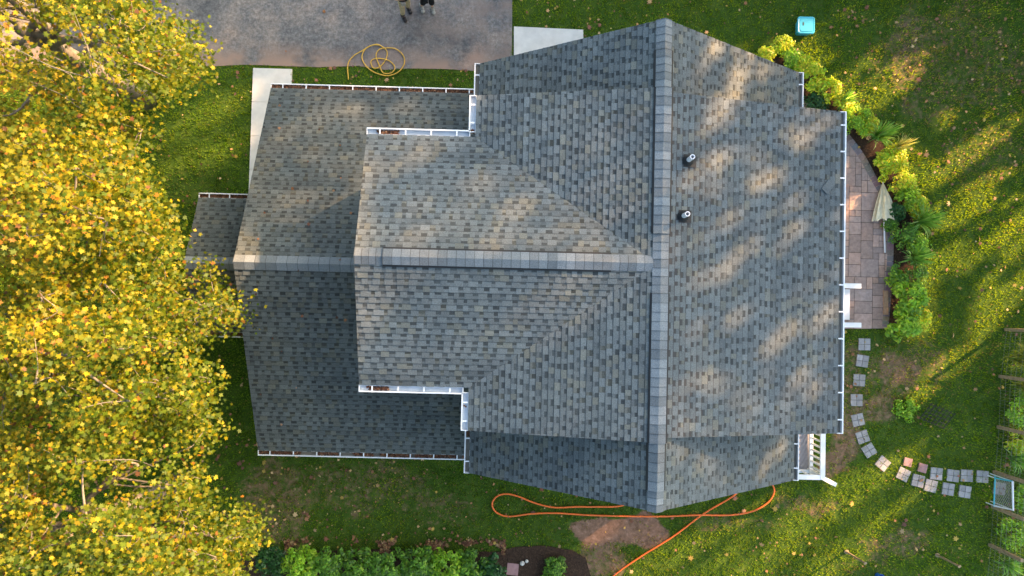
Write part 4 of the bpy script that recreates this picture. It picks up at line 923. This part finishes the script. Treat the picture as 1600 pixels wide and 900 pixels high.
def sunlit(u, v, g5):
    r = np.zeros(u.shape)
    for a, b_, hl, hw, an in SUN:
        t = math.radians(an); du, dv_ = u - a, -(v - b_); p = du * math.cos(t) + dv_ * math.sin(t); q = -du * math.sin(t) + dv_ * math.cos(t)
        r = np.maximum(r, 1.0 * (((p / (hl + g5)) ** 2 + (q / (hw + g5)) ** 2) < 1))
    for a, b_, hl, hw in ((1330, 805, 100, 3), (1160, 870, 80, 3), (1255, 872, 90, 4), (1400, 775, 60, 5), (1225, 800, 60, 3), (1560, 345, 60, 5), (1520, 430, 50, 5), (1590, 420, 40, 4), (1470, 330, 40, 4)):
        t = math.radians(35); du, dv_ = u - a, -(v - b_); p = du * math.cos(t) + dv_ * math.sin(t); q = -du * math.sin(t) + dv_ * math.cos(t)
        r = np.where((np.abs(p) < hl) & (np.abs(q) < hw), 0.0, r)
    return r
hd = np.array([math.cos(AZ), math.sin(AZ), 0]); pd = np.array([-hd[1], hd[0], 0])
names_off = ['tall green tree outside the upper right corner, rank %s from the right' % q for q in ('first', 'second', 'third', 'fourth', 'fifth', 'sixth', 'seventh')]
TOT = 56000; NT = 7
for k in range(NT):
    wc = -15 + 5.2 * k; c_ = hd * (26 + random.uniform(-1, 1)) + pd * wc
    n = TOT // NT * 2
    a = rng.uniform(-3.4, 3.4, n); b_ = rng.uniform(-2.2, 2.2, n); z = rng.uniform(1.2, 22.5, n)
    env = np.clip((23 - z) / 5, 0, 1) ** .5 * np.clip(z / 1.5, 0, 1); ok = (np.abs(a) < 3.4 * (.35 + .65 * env)) & (np.abs(b_) < 2.2 * env); 
    X_ = c_[None, :] + pd[None, :] * a[:, None] + hd[None, :] * b_[:, None]; X_[:, 2] = z
    # where would this leaf's shadow fall?
    hit = np.full(n, -1.0); pos = X_.copy(); done = np.zeros(n, bool); res = X_.copy()
    for s_ in range(200):
        pos = pos - SD * .35; hz = roofheight(pos[:, 0], pos[:, 1]); 
        treehit = (pos[:, 2] < 9.5) & (pos[:, 0] < -6.0) & (pos[:, 2] > 4.6)
        new = (~done) & ((pos[:, 2] <= np.maximum(hz, .05)) | treehit); res[new] = pos[new]; hit[new & treehit] = 2; done |= new
    u, v = proj(res); inside = (u > -50) & (u < 1650) & (v > -50) & (v < 950)
    jit = 3; lit = sunlit(u + rng.normal(0, jit, n), v + rng.normal(0, jit, n), np.where(res[:, 2] > 1.5, 4.0, 10.0)) > .5
    roofhit = (res[:, 2] > 1.5) & (hit != 2); leak = np.where(res[:, 0] > xr, .07, .33); leak = np.where((res[:, 0] < xLc + 3) & (res[:, 1] > yG), .5, leak); leak = np.where((res[:, 0] < xr) & ((res[:, 1] > yTL) | (res[:, 1] < yBL)) & (res[:, 0] > xLe), .0, leak); leak = np.where((res[:, 0] < xLc) & (res[:, 1] < yG) & (res[:, 2] < 4.7), .0, leak); rm = (hit == 2) | (roofhit & (rng.random(n) < leak)) | (lit & inside & (rng.random(n) < .985)) 
    ok &= ~rm  # drops leaves where sun patches should fall, so the crowns shape the light
    X_ = X_[ok]; n = len(X_)
    t = thing('shade_tree', (c_[0], c_[1], 0), names_off[k], 'tree', 'tall trees beyond the right side of the yard')
    nr = rng.normal(size=(n, 3)) * .6 + SD; leafmesh('crown', X_, nr, rng.uniform(.24, .38, n), palette(n, *DKG), STAR, M['leaf'], t)
    mb = MB(); mb.tube([(c_[0], c_[1], -.1), (c_[0], c_[1], 8), (c_[0], c_[1], 19)], [.3, .2, .05], 10)
    for q in range(14):
        z0 = random.uniform(3, 17); a_ = random.uniform(0, 6.28); L = random.uniform(1, 2.6); mb.tube([(c_[0], c_[1], z0), (c_[0] + L * math.cos(a_), c_[1] + L * math.sin(a_), z0 + L * .8)], [.07, .02], 6)
    obj('trunk', mb, M['darkbark'], t)

for k, (x_, y_, h_t) in enumerate([(-24, 9, 21), (-25, 1, 23), (-24.5, -8, 22), (-19, -17, 22), (-10, -18.5, 20), (-1, -19, 17)]):  # unseen trees added to block skylight and darken left and bottom slopes
    n = 7000; a = rng.uniform(0, 6.283, n); q = np.sqrt(rng.random(n)); z = rng.uniform(4, h_t, n); rr = 4.4 * np.clip((h_t + .5 - z) / 8, 0, 1) ** .5
    X_ = np.stack([x_ + rr * q * np.cos(a), y_ + rr * q * np.sin(a), z], 1)
    lbl = ['northern', 'tallest middle', 'southern', 'corner', 'second to last', 'rightmost bottom'][k]
    t = thing('shade_tree', (x_, y_, 0), 'tall green tree outside the left or bottom edge, %s of that row' % lbl, 'tree', 'tall trees beyond the left and bottom of the yard')
    leafmesh('crown', X_, rng.normal(size=(n, 3)), rng.uniform(.3, .5, n), palette(n, *DKG), STAR, M['leaf'], t)
    mb = MB(); mb.tube([(x_, y_, -.1), (x_ + .2, y_, 8), (x_, y_, h_t - 2)], [.32, .22, .05], 10)
    for _ in range(12):
        z0 = random.uniform(4, h_t - 5); a_ = random.uniform(0, 6.28); L = random.uniform(1.5, 3.4); mb.tube([(x_, y_, z0), (x_ + L * math.cos(a_), y_ + L * math.sin(a_), z0 + L * .7)], [.08, .02], 6)
    obj('trunk', mb, M['darkbark'], t)

# ------------------------------------------------------------------ grass blades and fallen leaves
def freeground(x, y):
    r = np.ones(x.shape, bool)
    for pl in (DRIVE, WALK1, WALK2, PATIO, BED, BED2, HOUSEP): r &= ~inpoly(x, y, pl)
    return r
n = 560000; x = rng.uniform(-19, 19, n); y = rng.uniform(-11.5, 12, n); ok = freeground(x, y)
wob = rng.normal(0, .03, n); ok |= freeground(x + wob, y + wob) & ~inpoly(x, y, PATIO) & ~inpoly(x, y, WALK1) & ~inpoly(x, y, WALK2) & ~inpoly(x, y, HOUSEP) & (rng.random(n) < .5)
x, y = x[ok], y[ok]; bq = bare(x, y)
dn = .25 + .5 * vnoise(x, y, .5, 41) + .75 * vnoise(x, y, .13, 42) - bq * .95; ok = rng.random(len(x)) < dn; x, y = x[ok], y[ok]; n = len(x)
h_ = rng.uniform(.03, .075, n) * (.5 + .5 * vnoise(x, y, .6, 43) + .5 * vnoise(x, y, .13, 42)); wd = rng.uniform(.009, .02, n); a = rng.uniform(0, 6.283, n); ln = rng.uniform(.0, .06, n); b_ = rng.uniform(0, 6.283, n)
V = np.zeros((n, 3, 3)); V[:, 0] = np.stack([x + wd * np.cos(a), y + wd * np.sin(a), np.full(n, -.01)], 1); V[:, 1] = np.stack([x - wd * np.cos(a), y - wd * np.sin(a), np.full(n, -.01)], 1)
V[:, 2] = np.stack([x + ln * np.cos(b_), y + ln * np.sin(b_), h_], 1)
me = bpy.data.meshes.new('grass'); me.vertices.add(n * 3); me.vertices.foreach_set('co', V.astype('f').ravel()); me.loops.add(n * 3); me.loops.foreach_set('vertex_index', np.arange(n * 3, dtype='i'))
me.polygons.add(n); me.polygons.foreach_set('loop_start', np.arange(0, n * 3, 3, dtype='i')); me.update(calc_edges=True); me.materials.append(M['grassblade'])
t = np.clip(vnoise(x, y, 1.6, 44) * .45 + vnoise(x, y, .45, 45) * .3 + vnoise(x, y, .11, 46) * .3 - .02 + rng.uniform(-.12, .12, n) + bare(x, y) * .5, 0, 1)[:, None]
col = (1 - t) * np.array([.075, .2, .016]) + t * np.array([.33, .42, .024]); dry = rng.random(n) < .04 + .9 * bare(x, y); col[dry] = np.array([.3, .22, .1]); col *= rng.uniform(.7, 1.05, (n, 1)) * (.75 + .45 * vnoise(x, y, .9, 47))[:, None]
at = me.attributes.new('tone', 'FLOAT_COLOR', 'FACE'); at.data.foreach_set('color', np.concatenate([col, np.ones((n, 1))], 1).astype('f').ravel())
go = bpy.data.objects.new('grass', me); C.collection.objects.link(go); tag(go, 'short mown green grass with dry patches around the house', 'grass', kind='stuff')

n = 9500; x = rng.uniform(-17, 17, n); y = rng.uniform(-10.5, 11, n)
d = .16 + .5 * vnoise(x, y, 1.2, 51) ** 2; u, v = proj(np.stack([x, y, x * 0], 1))
d = np.where((v > 840) & (v < 870) & (u < 780) & (u > 380), 2.2, d); d = np.where((u > 1560), .5, d); d = np.where(inpoly(x, y, BED), .9, d); d = np.where((u > 1300) & (v < 260), .75, d); d = np.where((u > 1440) & (v < 260), 1.0, d); d = np.where((v > 104) & (v < 128) & (u > 300) & (u < 740), .9, d); d = np.where((u < 420) & (v > 300), .45, d); d = np.where((u < 900) & (v > 690) & (d < .6), .5, d); d = np.where((u < 620) & (v > 690) & (d < 1.0), .95, d)
d = np.where((u > 800) & (u < 1000) & (v < 60), .6, d)
ok = (freeground(x, y) | inpoly(x, y, BED) | (inpoly(x, y, PATIO) & (rng.random(n) < .06))| (inpoly(x, y, DRIVE) & (rng.random(n) < .02))) & (rng.random(n) < d) & ~inpoly(x, y, HOUSEP)
x, y = x[ok], y[ok]; n = len(x); DL = np.array([(.42, .2, .1), (.5, .3, .14), (.3, .13, .08), (.55, .38, .2), (.22, .1, .07), (.5, .34, .08)])
tag(leafmesh('fallen_leaves', np.stack([x, y, rng.uniform(.05, .09, n)], 1), rng.normal(size=(n, 3)) * .35 + (0, 0, 1), rng.choice([.05, .07, .1, .14, .19], n, p=[.34, .3, .2, .12, .04]), DL[rng.integers(0, 6, n)] * rng.uniform(.6, 1.1, (n, 1)), STAR, M['dryleaf'], curl=.3),
    'brown and orange fallen leaves scattered over the lawn', 'fallen leaves', kind='stuff')
n = 5200; uu = rng.uniform(395, 790, n); vv = rng.normal(856, 6, n); pp = np.array([P(a, b_) for a, b_ in zip(uu, vv)]); pp[:, 2] = rng.uniform(.02, .06, n)
keep = vnoise(pp[:, 0], pp[:, 1], .5, 61) > .45; pp = pp[keep]; n = len(pp)
tag(leafmesh('leaf_drift', pp, rng.normal(size=(n, 3)) * .5 + (0, 0, 1), rng.uniform(.05, .13, n), DL[rng.integers(0, 5, n)] * rng.uniform(.35, .9, (n, 1)), STAR, M['dryleaf'], curl=.3), 'drift of brown leaves piled along the front of the bottom hedge', 'fallen leaves', kind='stuff')

# ------------------------------------------------------------------ people at the top edge
def skinmesh(joints, edges, radii):
    me = bpy.data.meshes.new('skin'); me.from_pydata([tuple(map(float, j)) for j in joints], edges, []); o = bpy.data.objects.new('skin_source', me); C.collection.objects.link(o)
    md = o.modifiers.new('s', 'SKIN'); md.use_smooth_shade = True
    for i, r in enumerate(radii):
        sv = me.skin_vertices[0].data[i]; sv.radius = (r, r) if not hasattr(r, '__len__') else r
    me.skin_vertices[0].data[0].use_root = True; sb = o.modifiers.new('u', 'SUBSURF'); sb.levels = 2; sb.render_levels = 2
    dg = bpy.context.evaluated_depsgraph_get(); dg.update(); ev = bpy.data.meshes.new_from_object(o.evaluated_get(dg)); vs = [tuple(v.co) for v in ev.vertices]; fs = [tuple(p.vertices) for p in ev.polygons]
    bpy.data.objects.remove(o); bpy.data.meshes.remove(me); bpy.data.meshes.remove(ev); mb = MB(); mb.add(vs, fs); return mb
def person(hip, feet, face, legmat, topmat, shoemat, label, shorts=False):
    fwd = np.array([math.cos(face), math.sin(face), 0]); lf = np.array([-fwd[1], fwd[0], 0]); up = np.array([0, 0, 1.0])
    hip = np.array([hip[0], hip[1], .95]); ch = hip + up * .42 + fwd * .04; nk = ch + up * .12; hd_ = nk + up * .2 + fwd * .03
    root = thing('person', (hip[0], hip[1], 0), label, 'person')
    J = [hip, hip + up * .2, ch, nk, nk + up * .06]; R = [(.14, .12), (.13, .11), (.16, .12), (.06, .06), (.055, .055)]; E_ = [(0, 1), (1, 2), (2, 3), (3, 4)]
    J += [hd_, hd_ + up * .08]; R += [.085, .07]; E_ += [(4, 5), (5, 6)]
    legs = []
    for s_, ft in zip((1, -1), feet):
        ft = np.array([ft[0], ft[1], .09]); hj = hip + lf * s_ * .1 - up * .05; kn = (hj + ft) / 2 + fwd * .05 + up * .02; i = len(J)
        J += [hj, kn, ft, ft + fwd * .14 - up * .045]; R += [.085, .058, .042, .035]; E_ += [(0, i), (i, i + 1), (i + 1, i + 2), (i + 2, i + 3)]; legs.append((hj, kn, ft))
    hands = []
    for s_ in (1, -1):
        sh = ch + lf * s_ * .19 + up * .03; el = sh - up * .27 + lf * s_ * .06; wr = el + fwd * .13 + up * .16 - lf * s_ * .1; hnd = wr + fwd * .03 + up * .05 - lf * s_ * .04; i = len(J)
        J += [sh, el, wr, hnd]; R += [.055, .042, .028, .032]; E_ += [(2, i), (i, i + 1), (i + 1, i + 2), (i + 2, i + 3)]; hands.append((s_, sh, el, wr, hnd))
    body = skinmesh(J, E_, R)
    for s_, sh, el, wr, hnd in hands:
        d = hnd - wr; d /= np.linalg.norm(d)
        for q, (o_, L) in enumerate(((-.028, .062), (-.01, .075), (.01, .07), (.027, .055))):
            b0 = hnd + lf * o_; body.tube([b0, b0 + d * L * .5 - up * .01, b0 + d * L * .75 - up * .03], [.009, .008, .007], 6)
        body.tube([wr + d * .03 - lf * s_ * .02, wr + d * .06 - lf * s_ * .05 - up * .01, wr + d * .09 - lf * s_ * .055 - up * .02], [.011, .01, .008], 6)
    hc = hd_ + up * .04; body.blob(hc, (.082, .078, .115), 16, 12); body.blob(hc + fwd * .085 - up * .01, (.014, .014, .022), 8, 6)      # head, nose
    for s_ in (1, -1): body.blob(hc + lf * s_ * .08, (.016, .012, .03), 8, 6)
    obj('body', body, M['skin'], root, smooth=True)
    ey = MB(); [ey.blob(hc + fwd * .074 + lf * s_ * .03 + up * .02, (.011, .011, .009), 8, 6) for s_ in (1, -1)]; obj('eyes', ey, M['black'], root)
    mo = MB(); mo.blob(hc + fwd * .076 - up * .05, (.01, .022, .007), 8, 6); obj('mouth', mo, M['redcloth'], root)
    ha = MB(); ha.blob(hc - fwd * .015 + up * .03, (.092, .09, .105), 16, 10, .03); obj('hair', ha, M['hair'], root)
    Jt = [hip + up * .02, hip + up * .1]; Rt = [(.165, .14), (.155, .13)]; Et = [(0, 1)]
    for hj, kn, ft in legs:
        i = len(Jt); lo = kn + (ft - kn) * (.82 if not shorts else .05); Jt += [hj, (hj + kn) / 2, kn, lo] if not shorts else [hj, (hj + kn) / 2, kn, lo]; Rt += [.11, .098, .085 if not shorts else .1, .075 if not shorts else .1]; Et += [(0, i), (i, i + 1), (i + 1, i + 2), (i + 2, i + 3)]
    obj('trousers' if not shorts else 'shorts', skinmesh(Jt, Et, Rt), legmat, root, smooth=True)
    Js = [hip + up * .08, hip + up * .22, ch + up * .02, nk - up * .03]; Rs = [(.16, .135), (.15, .13), (.18, .14), .075]; Es = [(0, 1), (1, 2), (2, 3)]
    for s_, sh, el, wr, hnd in hands: i = len(Js); Js += [sh, (sh + el) / 2, el * .85 + sh * .15]; Rs += [.075, .065, .058]; Es += [(2, i), (i, i + 1), (i + 1, i + 2)]
    obj('shirt', skinmesh(Js, Es, Rs), topmat, root, smooth=True)
    bl = MB(); bl.tube([hip + up * (.05 + .0) + lf * .17 * math.cos(t) + fwd * .15 * math.sin(t) for t in np.linspace(0, 6.283, 24)], .022, 6); obj('belt', bl, M['darkcloth'], root)
    po = MB(); po.box(hip + fwd * .16 - lf * .08 - up * .02, (.09, .14, .16), rz=face); obj('tool_pouch', po, M['greysock'] if not shorts else M['darkcloth'], root, bevel=.02)
    for _, _, ft in legs:
        b0 = MB(); q = ft.copy(); q[2] = 0
        for r_, zz, o_, hh in ((.052, .05, .17, .05), (.05, .055, .08, .055), (.052, .06, 0, .06)): b0.blob(q + fwd * o_ + up * zz, (r_ * 1.25, r_ * 1.25, hh), 12, 8)
        b0.tube([q + up * .05, q + up * .2], [.055, .06], 12); obj('shoe', b0, shoemat, root, smooth=True)
hp = P(630, -4, .95); person(hp, [P(638, 13), P(630, 26)], math.radians(-62), M['khaki'], M['redcloth'], M['boot'], 'person in khaki trousers, dark boots and red top standing on the driveway')
hp = P(667, -7, .95); person(hp, [P(676, 13), P(659, 11)], math.radians(-75), M['darkcloth'], M['darkcloth'], M['greysock'], 'person in dark shorts and grey shoes standing beside the one in khaki', shorts=True)
